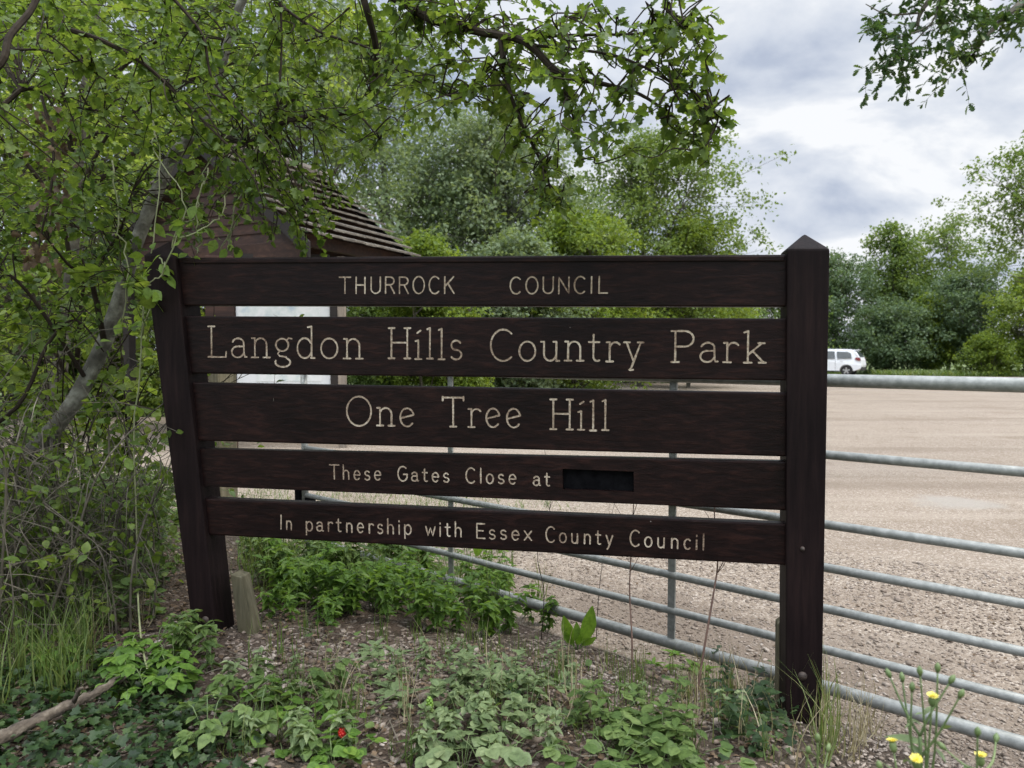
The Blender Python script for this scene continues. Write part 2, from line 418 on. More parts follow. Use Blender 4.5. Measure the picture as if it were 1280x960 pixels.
M['soil'] = voronoi_ground('bank_soil', [(0.026, 0.018, 0.012), (0.058, 0.040, 0.028), (0.105, 0.078, 0.057)],
                           [(0.07, 0.052, 0.038), (0.15, 0.115, 0.09), (0.29, 0.245, 0.205)], 62, 0.72, 0.9, [(1.6, 0.5, 0.65, (0.050, 0.042, 0.028), 0.6)])
_pc = at(1190, 628, 1.0) - CAM; _pc = CAM + _pc * (CAM.z / -_pc.z)
M['gravel'] = voronoi_ground('gravel', [(0.155, 0.120, 0.087), (0.212, 0.169, 0.127), (0.269, 0.222, 0.172)],
                             [(0.129, 0.097, 0.071), (0.217, 0.175, 0.133), (0.293, 0.245, 0.197), (0.377, 0.327, 0.272)], 85, 0.42, 0.6,
                             [(0.35, 0.5, 0.7, (0.287, 0.236, 0.185), 0.45), (0.8, 0.54, 0.68, (0.163, 0.121, 0.085), 0.5), (3.0, 0.58, 0.7, (0.138, 0.104, 0.076), 0.4), (0.55, 0.52, 0.66, (0.143, 0.108, 0.079), 0.5, (0.25, 1.6, 1)), (0.9, 0.54, 0.68, (0.314, 0.267, 0.213), 0.4, (0.2, 2.2, 1))],
                             bdist=0.012, fines=[(1.0, 3.5, 4.2, 1.25, -0.72, (0.135, 0.104, 0.078)), (_pc.x, _pc.y, 0.95, 0.75, 0.3, (0.27, 0.245, 0.21))])
M['verge'] = noise_mat('verge_grass', [(0.055, 0.085, 0.025), (0.095, 0.135, 0.035), (0.170, 0.180, 0.070)], 1.3, 9, 0.95, 1.0, 14, bdist=0.05)
M['stone'] = leaf_mat('loose_stone', [(0.062, 0.044, 0.031), (0.125, 0.095, 0.072), (0.21, 0.172, 0.138), (0.40, 0.35, 0.30)], 0.0, 0.85, big=4.0, spec=0.25)

M['gstone'] = leaf_mat('gravel_stone', [(0.085, 0.064, 0.048), (0.170, 0.136, 0.107), (0.250, 0.208, 0.170), (0.400, 0.350, 0.300)], 0.0, 0.85, big=1.0, spec=0.2)

def grid_sheet(name, x0, x1, y0, y1, step, zf, mat, keep=None):
    xs = np.arange(x0, x1 + step / 2, step); ys = np.arange(y0, y1 + step / 2, step)
    X, Y = np.meshgrid(xs, ys); Z = zf(X, Y)
    vs = np.stack([X.ravel(), Y.ravel(), Z.ravel()], 1); nx = len(xs)
    idx = np.arange(len(vs)).reshape(len(ys), nx)
    q = np.stack([idx[:-1, :-1], idx[:-1, 1:], idx[1:, 1:], idx[1:, :-1]], -1).reshape(-1, 4)
    if keep is not None:
        c = vs[q].mean(1); q = q[keep(c[:, 0], c[:, 1])]
    me = np_mesh(name, vs, q.ravel(), np.full(len(q), 4))
    me.polygons.foreach_set('use_smooth', np.ones(len(q), bool))
    return tag(link(name, me, mat), kind='structure')

gb = MB(); gb.add([(-900, -60, -0.09), (900, -60, -0.09), (900, 1400, -0.09), (-900, 1400, -0.09)], [(0, 1, 2, 3)])
tag(gb.build('ground', M['verge']), kind='structure')
# car park: from the gate to the trees; its far edge runs from the shelter's left to the far verge
cp = [(-14, 7.5), (-14, 15.5), (-7, 15.8), (-1.8, 15.2), (0.6, 20.0), (2.6, 26.0), (4.4, 33.5), (10, 44), (18.3, 49), (21.8, 45.0), (24.5, 42.8), (30, 41), (46, 38), (46, -8), (4, -8), (3.4, 0.3), (1.15, 2.25), (-1.8, 4.8), (-3.5, 6.4), (-6, 7.2)]
gm = MB()
gm.add([(x, y, 0.0) for x, y in cp], [tuple(range(len(cp) - 1, -1, -1))])
tag(gm.build('gravel_car_park', M['gravel']), kind='structure')

def bank_z(x, y):
    z = gz(x, y)
    dg = (x - G1.x) * GN.x + (y - G1.y) * GN.y
    a = np.clip(dg / 0.3, 0, 1)
    return z + a * (0.008 * sn(x, y, 23, 3) + 0.006 * sn(x, y, 47, 4) + 0.004 * sn(x + 0.3 * y, y, 91, 5))
grid_sheet('earth_bank', -7.0, 4.0, 0.4, 9.5, 0.03, bank_z, M['soil'],
           keep=lambda x, y: ((x - G1.x) * GN.x + (y - G1.y) * GN.y > -0.25))
# ---------------------------------------------------------------- sign
def wood_mat(name, stops, rough, axis, scale=22.0, bump=0.4, spec=0.11):
    m, n, l, out = new_mat(name)
    tcn = n.new('ShaderNodeTexCoord'); mpn = N(n, 'ShaderNodeMapping')
    mpn.inputs['Scale'].default_value = (0.07, 1, 1) if axis == 'x' else (1, 1, 0.07)
    l.new(tcn.outputs['Object'], mpn.inputs[0])
    nz = N(n, 'ShaderNodeTexNoise', i_Scale=scale * 3, i_Detail=7.0, i_Roughness=0.65, i_Distortion=0.4); l.new(mpn.outputs[0], nz.inputs['Vector'])
    k = len(stops)
    rp = ramp(n, [(0.28 + 0.46 * i / (k - 1), c) for i, c in enumerate(stops)]); l.new(nz.outputs[0], rp.inputs[0])
    n2 = N(n, 'ShaderNodeTexNoise', i_Scale=3.0, i_Detail=5.0); l.new(tcn.outputs['Object'], n2.inputs['Vector'])
    mm = N(n, 'ShaderNodeMix', data_type='RGBA', blend_type='MULTIPLY'); mm.inputs['Factor'].default_value = 0.6
    r2 = ramp(n, [(0.3, (0.45, 0.45, 0.48)), (0.7, (1.55, 1.40, 1.35))]); l.new(n2.outputs[0], r2.inputs[0])
    l.new(rp.outputs[0], mm.inputs[6]); l.new(r2.outputs[0], mm.inputs[7])
    # pale specks of chipped stain and bird lime
    vo = N(n, 'ShaderNodeTexVoronoi', i_Scale=14.6, i_Randomness=1.0); l.new(tcn.outputs['Object'], vo.inputs['Vector'])
    sp = n.new('ShaderNodeSeparateColor'); l.new(vo.outputs['Color'], sp.inputs[0])
    s1 = ramp(n, [(0.018, 1.0), (0.042, 0.0)]); l.new(vo.outputs['Distance'], s1.inputs[0])
    s2 = ramp(n, [(0.90, 0.0), (0.97, 0.8)]); l.new(sp.outputs[0], s2.inputs[0])
    sm = math_node(n, l, 'MULTIPLY', s1.outputs[0], s2.outputs[0])
    ms = N(n, 'ShaderNodeMix', data_type='RGBA'); l.new(sm, ms.inputs['Factor']); l.new(mm.outputs[2], ms.inputs[6]); ms.inputs[7].default_value = (0.32, 0.29, 0.26, 1)
    p = N(n, 'ShaderNodeBsdfPrincipled'); l.new(ms.outputs[2], p.inputs['Base Color']); p.inputs['Specular IOR Level'].default_value = spec
    rr = N(n, 'ShaderNodeMapRange'); rr.inputs['To Min'].default_value = rough - 0.1; rr.inputs['To Max'].default_value = rough + 0.15
    l.new(n2.outputs[0], rr.inputs[0]); l.new(rr.outputs[0], p.inputs['Roughness'])
    bp = N(n, 'ShaderNodeBump', i_Strength=bump, i_Distance=0.004); l.new(nz.outputs[0], bp.inputs['Height']); l.new(bp.outputs[0], p.inputs['Normal'])
    l.new(p.outputs[0], out.inputs[0])
    return m

DK = [(0.0040, 0.0022, 0.0022), (0.0090, 0.0044, 0.0040), (0.023, 0.0100, 0.0078)]
M['board'] = wood_mat('stained_board', DK, 0.42, 'x', 22)
M['post'] = wood_mat('stained_post', [(0.0065, 0.0042, 0.0044), (0.0105, 0.0068, 0.0068), (0.017, 0.0105, 0.0098)], 0.55, 'z', 18, 0.35, 0.07)
M['stake'] = wood_mat('mossy_stake', [(0.050, 0.046, 0.026), (0.100, 0.092, 0.055), (0.160, 0.148, 0.098)], 0.85, 'z', 16, 0.6, 0.2)
M['black'] = noise_mat('black_plate', [(0.003, 0.003, 0.0035), (0.008, 0.008, 0.009)], 30, 4, 0.9, 0.1, spec=0.02)
M['iron'] = noise_mat('rusty_bolt', [(0.020, 0.014, 0.011), (0.055, 0.036, 0.026)], 90, 3, 0.6, 0.3)

def letter_mat():
    m, n, l, out = new_mat('worn_cream_paint')
    tcn = n.new('ShaderNodeTexCoord')
    nz = N(n, 'ShaderNodeTexNoise', i_Scale=120.0, i_Detail=6.0, i_Roughness=0.75); l.new(tcn.outputs['Object'], nz.inputs['Vector'])
    n2 = N(n, 'ShaderNodeTexNoise', i_Scale=7.0, i_Detail=3.0); l.new(tcn.outputs['Object'], n2.inputs['Vector'])
    s = math_node(n, l, 'ADD', math_node(n, l, 'MULTIPLY', nz.outputs[0], 0.75), math_node(n, l, 'MULTIPLY', n2.outputs[0], 0.45))
    rp = ramp(n, [(0.42, (0.060, 0.030, 0.018)), (0.50, (0.19, 0.13, 0.088)), (0.60, (0.30, 0.232, 0.165)), (0.72, (0.50, 0.43, 0.335))]); l.new(s, rp.inputs[0])
    p = N(n, 'ShaderNodeBsdfPrincipled', i_Roughness=0.8); l.new(rp.outputs[0], p.inputs['Base Color'])
    l.new(p.outputs[0], out.inputs[0]); return m
M['letter'] = letter_mat()

PR = at(1011, 480, 2.45); PL = at(205, 480, 2.86)
SX = V((PR.x - PL.x, PR.y - PL.y, 0)).normalized()      # along the sign, to the right
SN = V((SX.y, -SX.x, 0))                                # towards the camera
if SN.y > 0: SN = -SN
P0 = V((PR.x, PR.y, 0))

def on_plane(u, v, off):
    """point of the sign's own plane (set off metres behind the posts' front) seen at a photograph pixel"""
    r = ray(u, v); o = P0 - SN * off
    d = (o - CAM).dot(SN) / r.dot(SN)
    return CAM + r * d

def st(p): return ((p - P0).dot(SX), p.z)
def P3(s, t, off): return P0 + SX * s + V((0, 0, t)) - SN * off

sign_loc = V((0.5 * (PR.x + PL.x), 0.5 * (PR.y + PL.y), 0.2))
sign = empty('park_sign', sign_loc, 'dark brown wooden sign of five lettered boards between two pointed posts', 'sign')

def post(front, apex_px, depth=0.13):
    q = [on_plane(u, v, 0.0) for u, v in front]          # TL TR BR BL
    b = [p - SN * depth for p in q]
    ap = (q[0] + q[1] + b[0] + b[1]) / 4
    ap.z = on_plane(*apex_px, depth / 2).z
    # small overhang line of the weathered cap: a slight chamfer
    m = MB()
    m.add(q + b + [ap], [(0, 1, 2, 3), (1, 5, 6, 2), (5, 4, 7, 6), (4, 0, 3, 7), (0, 4, 8), (4, 5, 8), (5, 1, 8), (1, 0, 8), (3, 2, 6, 7)])
    return m.build('post', M['post'], sign, bevel=0.006, segs=2, angle=20), q
pr, qr = post([(984, 311), (1037.5, 311), (1026.5, 935), (982, 935)], (1010, 292))
pl_, ql = post([(179.5, 319), (219, 321), (277, 850), (246, 830)], (209, 301))

def bolt(parent, u, v, r=0.013):
    p = on_plane(u, v, 0.0); m = MB(); n = 14; vs = []; fs = []
    for k, (rr, h) in enumerate([(1, -0.002), (1, 0.002), (0.8, 0.006), (0.4, 0.009)]):
        for j in range(n):
            a = 2 * math.pi * j / n; vs.append(p + SX * (math.cos(a) * rr * r) + V((0, 0, math.sin(a) * rr * r)) + SN * h)
    for k in range(3):
        for j in range(n): fs.append((k * n + j, k * n + (j + 1) % n, (k + 1) * n + (j + 1) % n, (k + 1) * n + j))
    fs.append(tuple(3 * n + j for j in range(n)))
    m.add(vs, fs); return m.build('bolt', M['iron'], parent, smooth=True)
bolt(pr, 1003, 845, 0.015); bolt(pr, 1003, 686, 0.008)
bolt(pl_, 257, 775, 0.015)

def stake(quad, off, th, label):
    q = [on_plane(u, v, off) for u, v in quad]
    m = MB(); m.prism(q, -SN * th)
    return m.build('support_stake', M['stake'], sign, bevel=0.004)
stake([(288, 718), (301, 722), (322, 820), (303, 835)], 0.05, 0.07, '')
stake([(972, 780), (984, 772), (986, 900), (971, 900)], 0.125, 0.05, '')

BOARDS = [
    [(219, 322), (988, 318), (988, 383.5), (225, 382)],
    [(231, 395), (988, 398), (986, 476), (238, 467)],
    [(240, 478), (986, 491), (984, 571), (247, 551)],
    [(250, 561), (984, 577), (983, 638.5), (255, 608)],
    [(257, 623), (983, 655), (982, 707), (262, 669)],
]
BOFF = 0.022
def board(px, hole=None):
    q = [on_plane(u, v, BOFF) for u, v in px]
    th = 0.05
    m = MB(); b = [p - SN * th for p in q]
    m.add(q + b, [(4, 5, 6, 7), (0, 4, 5, 1), (1, 5, 6, 2), (2, 6, 7, 3), (3, 7, 4, 0)])
    if hole is None: m.add(q, [(0, 1, 2, 3)])
    else:
        h = [on_plane(u, v, BOFF) for u, v in hole]; hb = [p - SN * 0.022 for p in h]
        m.add(q + h, [(0, 1, 5, 4), (1, 2, 6, 5), (2, 3, 7, 6), (3, 0, 4, 7)])
        m.add(h + hb, [(0, 1, 5, 4), (1, 2, 6, 5), (2, 3, 7, 6), (3, 0, 4, 7)])
        m.add(hb, [(0, 1, 2, 3)], 1)
    me = m.mesh('board')
    bm = bmesh.new(); bm.from_mesh(me); bmesh.ops.remove_doubles(bm, verts=bm.verts, dist=1e-5)
    bmesh.ops.recalc_face_normals(bm, faces=bm.faces)
    es = [e for e in bm.edges if len(e.link_faces) == 2 and e.calc_face_angle(0) > 0.6 and e.calc_length() > 0.5]
    bmesh.ops.bevel(bm, geom=es, offset=0.006, segments=2, profile=0.6, affect='EDGES')
    bm.to_mesh(me); bm.free()
    return link('board', me, [M['board'], M['black']], sign)
SLOT = [(703, 586), (792, 589.5), (792.5, 615), (703.5, 612)]
bo = [board(px, SLOT if i == 3 else None) for i, px in enumerate(BOARDS)]
for o, t in zip(bo, ['top board cut with the words THURROCK COUNCIL', 'board cut with the words Langdon Hills Country Park', 'board cut with the words One Tree Hill', 'board with a black blank recess after These Gates Close at', 'lowest board cut with the words In partnership with Essex County Council']): o['label'] = t
# the top board's rebated drip lip, a fillet along its upper edge
l0, l1 = on_plane(228, 325.5, BOFF - 0.006), on_plane(981, 322, BOFF - 0.006)
mm_ = MB(); mm_.prism([l0 + V((0, 0, -0.011)), l1 + V((0, 0, -0.011)), l1 + V((0, 0, 0.006)), l0 + V((0, 0, 0.006))], -SN * 0.008)
mm_.build('lip', M['board'], bo[0], bevel=0.003)

# --- lettering: routed strokes, drawn as shallow grooves
def arc(cx, cy_, rx, ry, a0, a1, n=16):
    return [(cx + rx * math.cos(math.radians(a0 + (a1 - a0) * i / n)), cy_ + ry * math.sin(math.radians(a0 + (a1 - a0) * i / n))) for i in range(n + 1)]

def glyph(c, sf):
    """strokes of one letter (capital height 1), its width; sf adds slab serifs"""
    S = []; xh = 0.62; w = 0.6
    def stem(x, y0, y1): S.append([(x, y0), (x, y1)])
    def slab(x, y, a=0.11, b=0.11):
        if sf: S.append([(x - a, y), (x + b, y)])
    if c == 'T':
        w = 0.78; S.append([(0.02, 1), (0.76, 1)]); stem(0.39, 1, 0); slab(0.39, 0)
        if sf: S.append([(0.02, 1.03), (0.02, 0.9)]); S.append([(0.76, 1.03), (0.76, 0.9)])
    elif c == 'H':
        w = 0.84; stem(0.13, 0, 1); stem(0.71, 0, 1); S.append([(0.13, 0.52), (0.71, 0.52)])
        for x in (0.13, 0.71): slab(x, 0); slab(x, 1)
    elif c == 'U': w = 0.72; S.append([(0.06, 1), (0.06, 0.3)] + arc(0.36, 0.3, 0.3, 0.3, 180, 360) + [(0.66, 1)])
    elif c == 'R':
        w = 0.68; stem(0.07, 0, 1); S.append([(0.07, 1), (0.36, 1)] + arc(0.36, 0.76, 0.25, 0.24, 90, -90) + [(0.07, 0.52)]); S.append([(0.36, 0.52), (0.64, 0)])
    elif c == 'O': w = 0.96 if sf else 0.82; S.append(arc(w / 2, 0.5, w / 2 - 0.05, 0.52, 90, 450, 28))
    elif c == 'C': w = 0.84 if sf else 0.74; S.append(arc(0.46 if sf else 0.4, 0.5, 0.42 if sf else 0.36, 0.52, 48, 312, 24))
    elif c == 'G':
        w = 0.78; S.append(arc(0.41, 0.5, 0.37, 0.52, 50, 330, 24) + [(0.74, 0.46)]); S.append([(0.46, 0.46), (0.76, 0.46)])
    elif c == 'K': w = 0.68; stem(0.07, 0, 1); S.append([(0.62, 1), (0.07, 0.4)]); S.append([(0.26, 0.6), (0.66, 0)])
    elif c == 'N': w = 0.74; S.append([(0.07, 0), (0.07, 1), (0.67, 0), (0.67, 1)])
    elif c == 'I': w = 0.2; stem(0.1, 0, 1)
    elif c == 'L':
        w = 0.66; stem(0.13, 1, 0); slab(0.13, 1)
        S.append([(0.02 if sf else 0.13, 0), (0.62, 0)] + ([(0.64, 0.17)] if sf else []))
    elif c == 'E': w = 0.6; S.append([(0.58, 1), (0.07, 1), (0.07, 0), (0.6, 0)]); S.append([(0.07, 0.52), (0.5, 0.52)])
    elif c == 'P':
        w = 0.72; stem(0.14, 0, 1); slab(0.14, 0); S.append([(0.02, 1), (0.42, 1)] + arc(0.42, 0.75, 0.26, 0.25, 90, -90) + [(0.14, 0.5)])
    elif c == 'a':
        w = 0.58; S.append(arc(0.27, 0.44, 0.2, 0.18, 160, 20, 10) + [(0.47, 0.1), (0.5, 0.02), (0.56, 0.02)])
        S.append([(0.47, 0.36), (0.3, 0.36)] + arc(0.25, 0.18, 0.2, 0.18, 90, 330, 16) + [(0.47, 0.16)])
    elif c == 'n':
        w = 0.66; stem(0.14, 0, xh); S.append([(0.14, 0.4)] + arc(0.34, 0.4, 0.2, 0.22, 170, 0, 12) + [(0.54, 0)]); slab(0.14, 0); slab(0.54, 0)
        if sf: S.append([(0.04, xh), (0.14, xh)])
    elif c == 'h':
        w = 0.6; stem(0.08, 0, 1); S.append([(0.08, 0.4)] + arc(0.29, 0.4, 0.21, 0.22, 170, 0, 12) + [(0.5, 0)])
    elif c == 'g':
        w = 0.62; S.append(arc(0.28, 0.42, 0.21, 0.2, 0, 360, 22)); S.append([(0.42, 0.56), (0.5, 0.64), (0.6, 0.62)])
        S.append([(0.2, 0.23), (0.13, 0.13), (0.2, 0.06), (0.42, 0.03)] + arc(0.3, -0.14, 0.25, 0.15, 60, -200, 18))
    elif c == 'd':
        w = 0.66; S.append(arc(0.29, 0.31, 0.24, 0.32, 30, 330, 20)); stem(0.52, 0, 1); slab(0.52, 0, 0.02, 0.1)
        if sf: S.append([(0.4, 0.98), (0.52, 1.0)])
    elif c == 'o': w = 0.64 if sf else 0.58; S.append(arc(w / 2, 0.31, w / 2 - 0.05, 0.32, 90, 450, 22))
    elif c == 'i':
        w = 0.3 if sf else 0.2; x = w / 2; stem(x, 0, xh); slab(x, 0)
        if sf: S.append([(x - 0.1, xh - 0.03), (x, xh)]); S.append([(x - 0.04, 0.86), (x + 0.08, 0.94)])
        else: S.append([(x, 0.84), (x, 0.9)])
    elif c == 'l':
        w = 0.3 if sf else 0.2; x = w / 2; stem(x, 0, 1); slab(x, 0)
        if sf: S.append([(x - 0.1, 0.96), (x, 1)])
    elif c == 's': w = 0.5; S.append(arc(0.25, 0.465, 0.17, 0.155, 30, 260, 12) + arc(0.25, 0.155, 0.19, 0.155, 80, -150, 12))
    elif c == 'u':
        w = 0.66; S.append([(0.12, xh), (0.12, 0.22)] + arc(0.32, 0.22, 0.2, 0.22, 180, 350, 12)); stem(0.53, xh, 0); slab(0.53, 0, 0.0, 0.1)
        if sf: S.append([(0.02, xh), (0.12, xh)]); S.append([(0.43, xh), (0.53, xh)])
    elif c == 't':
        w = 0.46; S.append([(0.19, 0.86), (0.19, 0.16)] + arc(0.32, 0.15, 0.13, 0.14, 180, 300, 8)); S.append([(0.04, xh), (0.38, xh)])
    elif c == 'r':
        w = 0.48; stem(0.14, 0, xh); S.append([(0.14, 0.4)] + arc(0.32, 0.42, 0.18, 0.2, 160, 40, 10)); slab(0.14, 0)
        if sf: S.append([(0.04, xh), (0.14, xh)])
    elif c == 'y':
        w = 0.62; S.append([(0.08, xh), (0.31, 0.02)]); S.append([(0.54, xh), (0.24, -0.2), (0.16, -0.28)] + ([(0.2, -0.28), (0.3, -0.26)] if sf else []))
        if sf: S.append([(0.0, xh), (0.18, xh)]); S.append([(0.44, xh), (0.62, xh)])
    elif c == 'c': w = 0.54; S.append(arc(0.3, 0.31, 0.23, 0.32, 48, 312, 20))
    elif c == 'k':
        w = 0.66; stem(0.14, 0, 1); S.append([(0.54, xh), (0.14, 0.24)]); S.append([(0.28, 0.37), (0.6, 0)]); slab(0.14, 0); slab(0.56, 0, 0.1, 0.1)
        if sf: S.append([(0.03, 0.96), (0.14, 1)]); S.append([(0.44, xh), (0.62, xh)])
    elif c == 'e':
        w = 0.6; S.append([(0.07, 0.28), (0.53, 0.40)] + arc(0.3, 0.31, 0.235, 0.32, 17, 320, 20) if sf else [(0.07, 0.33), (0.53, 0.33)] + arc(0.3, 0.31, 0.23, 0.32, 0, 315, 20))
    elif c == 'p': w = 0.62; stem(0.08, xh, -0.28); S.append(arc(0.32, 0.31, 0.24, 0.32, 150, -150, 20))
    elif c == 'w': w = 0.76; S.append([(0.03, xh), (0.2, 0), (0.38, 0.55), (0.56, 0), (0.73, xh)])
    elif c == 'x': w = 0.54; S.append([(0.04, xh), (0.5, 0)]); S.append([(0.5, xh), (0.04, 0)])
    return S, w

lift = [0.0]
def ribbon(mb, pts, hw):
    """a routed stroke: hollow ribbon with round ends, pts on the board's plane as (s, t)"""
    out = [pts[0]]
    for a, b in zip(pts[:-1], pts[1:]):
        L = math.hypot(b[0] - a[0], b[1] - a[1]); k = max(1, int(L / 0.012))
        for i in range(1, k + 1): out.append((a[0] + (b[0] - a[0]) * i / k, a[1] + (b[1] - a[1]) * i / k))
    pts = out; n = len(pts); lift[0] = (lift[0] + 0.00007) % 0.0006
    base = BOFF - 0.0007 - lift[0]
    L, C_, Rr = [], [], []
    for i, (s, t) in enumerate(pts):
        a = pts[max(i - 1, 0)]; b = pts[min(i + 1, n - 1)]
        dx, dy = b[0] - a[0], b[1] - a[1]; q = math.hypot(dx, dy) or 1
        nx, ny = -dy / q, dx / q
        h = hw * R.uniform(0.80, 1.14)
        L.append(P3(s + nx * h, t + ny * h, base)); C_.append(P3(s, t, base + 0.0004)); Rr.append(P3(s - nx * h, t - ny * h, base))
    vs = L + C_ + Rr; fs = []
    for i in range(n - 1):
        fs += [(i, i + 1, n + i + 1, n + i), (n + i, n + i + 1, 2 * n + i + 1, 2 * n + i)]
    mb.add(vs, fs)
    for end, nb in ((0, 1), (n - 1, n - 2)):
        s, t = pts[end]; dx, dy = s - pts[nb][0], t - pts[nb][1]; q = math.hypot(dx, dy) or 1
        a0 = math.atan2(dy / q, dx / q)
        fan = [P3(s + hw * math.cos(a0 + th), t + hw * math.sin(a0 + th), base) for th in (-math.pi / 2, -math.pi / 4, 0, math.pi / 4, math.pi / 2)]
        mb.add([P3(s, t, base + 0.0004)] + fan, [(0, i + 1, i + 2) for i in range(4)])

def word(mb, text, uL, vL, uR, vR, cap_px, sf, hw, gap=0.16):
    a, b = st(on_plane(uL, vL, BOFF)), st(on_plane(uR, vR, BOFF))
    h = a[1] - st(on_plane(uL, vL + cap_px, BOFF))[1]
    gl = [glyph(c, sf) for c in text]
    tot = sum(w for _, w in gl) + gap * (len(gl) - 1)
    L = math.hypot(b[0] - a[0], b[1] - a[1]); ux, uy = (b[0] - a[0]) / L, (b[1] - a[1]) / L
    k = L / tot; x = 0.0
    for S, w in gl:
        jit = R.uniform(-0.012, 0.012)
        for s in S:
            ribbon(mb, [(a[0] + ux * (x + px) * k - uy * py * h, a[1] + uy * (x + px) * k + (py + jit) * h) for px, py in s], hw)
        x += w + gap

LINES = [
    [('THURROCK', 424, 366.5, 568, 366.5, 20), ('COUNCIL', 637, 367, 760, 366.5, 20)],
    [('Langdon', 260, 446, 454, 448, 38), ('Hills', 485, 448, 579, 449, 37.5), ('Country', 612, 450, 804, 452, 37.5), ('Park', 838, 452.5, 957, 453.5, 38.5)],
    [('One', 432, 531, 520, 532.5, 35), ('Tree', 553, 533, 653, 534.5, 36), ('Hill', 687, 536.5, 762, 538, 37)],
    [('These', 412, 598.5, 477, 600, 17.5), ('Gates', 497, 600.5, 562, 602.5, 17.5), ('Close', 582, 603, 646, 605, 18), ('at', 666, 606.5, 688, 607.5, 18)],
    [('In', 350, 661, 366, 662, 17), ('partnership', 382, 663, 515, 668, 18), ('with', 532, 669, 578, 671, 18), ('Essex', 595, 672.5, 665, 675.5, 18), ('County', 682, 677, 767, 681, 18.5), ('Council', 787, 682, 881, 687, 19)],
]
for i, (o, ln) in enumerate(zip(bo, LINES)):
    sf = i in (1, 2)
    for w_ in ln:
        mb = MB(); word(mb, *w_, sf, 0.0033 if sf else 0.0027, 0.12 if sf else (0.26 if i else 0.22))
        mb.build('lettering', M['letter'], o)

# ---------------------------------------------------------------- gate
M['galv'] = noise_mat('galvanised_steel', [(0.150, 0.158, 0.144), (0.215, 0.222, 0.204), (0.285, 0.292, 0.270)], 38, 10, 0.42, 0.05, 90, metal=0.2, bdist=0.002, rough2=0.58)
def gp(u, z):
    """point of the gate's vertical plane in photograph column u at height z"""
    r = ray(u, 480); r2 = V((r.x, r.y)); q = G1
    # solve CAM.xy + r2*d on gate line
    d = (q - V((CAM.x, CAM.y))).dot(GN) / r2.dot(GN)
    return V((CAM.x + r2.x * d, CAM.y + r2.y * d, z))
zt, zb = 1.25, 0.115
RAILZ = []
for v in (481.5, 590, 692, 755, 815, 875, 930):
    p = at(1280, v, 1.0); r = p - CAM; d = (G1 - V((CAM.x, CAM.y))).dot(GN) / V((r.x, r.y)).dot(GN); RAILZ.append(CAM.z + r.z * d)
gate = empty('field_gate', (G2.x, G2.y, 0.0), 'long galvanised steel seven bar gate behind the sign', 'gate')
uend = 380
GL = gp(uend, 0); GRx = G1 + GD * 0.9
for i, z in enumerate(RAILZ):
    a = V((GL.x, GL.y, z)); b = V((GRx.x, GRx.y, z))
    m = MB(); m.tube([a, a.lerp(b, 0.35), a.lerp(b, 0.7), b], 0.024 if i in (0, 6) else 0.0165, 16)
    m.build('rail', M['galv'], gate, smooth=True)
for k, u in enumerate((563, 842)):
    p = gp(u, 0); m = MB()
    m.box((p.x, p.y, (RAILZ[0] + RAILZ[-1]) / 2), 0.034, 0.012, RAILZ[0] - RAILZ[-1], (V((GD.x, GD.y, 0)), V((GN.x, GN.y, 0)), V((0, 0, 1))))
    c = V((GN.x, GN.y, 0)) * -0.022
    m.v = [tuple(V(q) + c * 0) for q in m.v]
    m.build('upright', M['galv'], gate, bevel=0.003)
m = MB(); m.tube([V((GL.x, GL.y, RAILZ[-1] - 0.03)), V((GL.x, GL.y, RAILZ[0] + 0.02))], 0.022, 14); m.build('end_upright', M['galv'], gate, smooth=True)
e2 = V((GRx.x, GRx.y, 0)); m = MB(); m.tube([e2 + V((0, 0, RAILZ[-1] - 0.03)), e2 + V((0, 0, RAILZ[0] + 0.02))], 0.022, 14); m.build('end_upright', M['galv'], gate, smooth=True)
# black latch at the gate's end
lp = V((GL.x, GL.y, RAILZ[4]))
m = MB(); gd3 = V((GD.x, GD.y, 0)); gn3 = V((GN.x, GN.y, 0))
m.box(lp - gd3 * 0.07 + V((0, 0, 0.01)), 0.055, 0.04, 0.12, (gd3, gn3, V((0, 0, 1)))); m.box(lp + gd3 * 0.05 - V((0, 0, 0.03)), 0.10, 0.03, 0.03, (gd3, gn3, V((0, 0, 1))))
m.box(lp - gd3 * 0.02 - V((0, 0, 0.03)), 0.10, 0.022, 0.022, (gd3, gn3, V((0, 0, 1))))
m.build('latch', M['black'], gate, bevel=0.004)
# timber gate post past the gate's end
gpt = gp(278, 0)
M['gatepost'] = wood_mat('gate_post_timber', [(0.075, 0.068, 0.042), (0.135, 0.122, 0.078), (0.20, 0.185, 0.13)], 0.85, 'z', 14, 0.6, 0.2)
gpo = empty('gate_post', (gpt.x, gpt.y, 0), 'weathered olive timber gate post seen between the boards beside left sign post', 'post')
m = MB(); m.box((gpt.x, gpt.y, 0.62), 0.15, 0.15, 1.34, (gd3, gn3, V((0, 0, 1)))); m.build('shaft', M['gatepost'], gpo, bevel=0.012)
m = MB(); h0 = V((gpt.x, gpt.y, RAILZ[2])) + gd3 * 0.075
m.tube([h0, h0 + gd3 * 0.10, h0 + gd3 * 0.10 + V((0, 0, 0.08))], 0.011, 8); m.build('hanger', M['iron'], gpo)

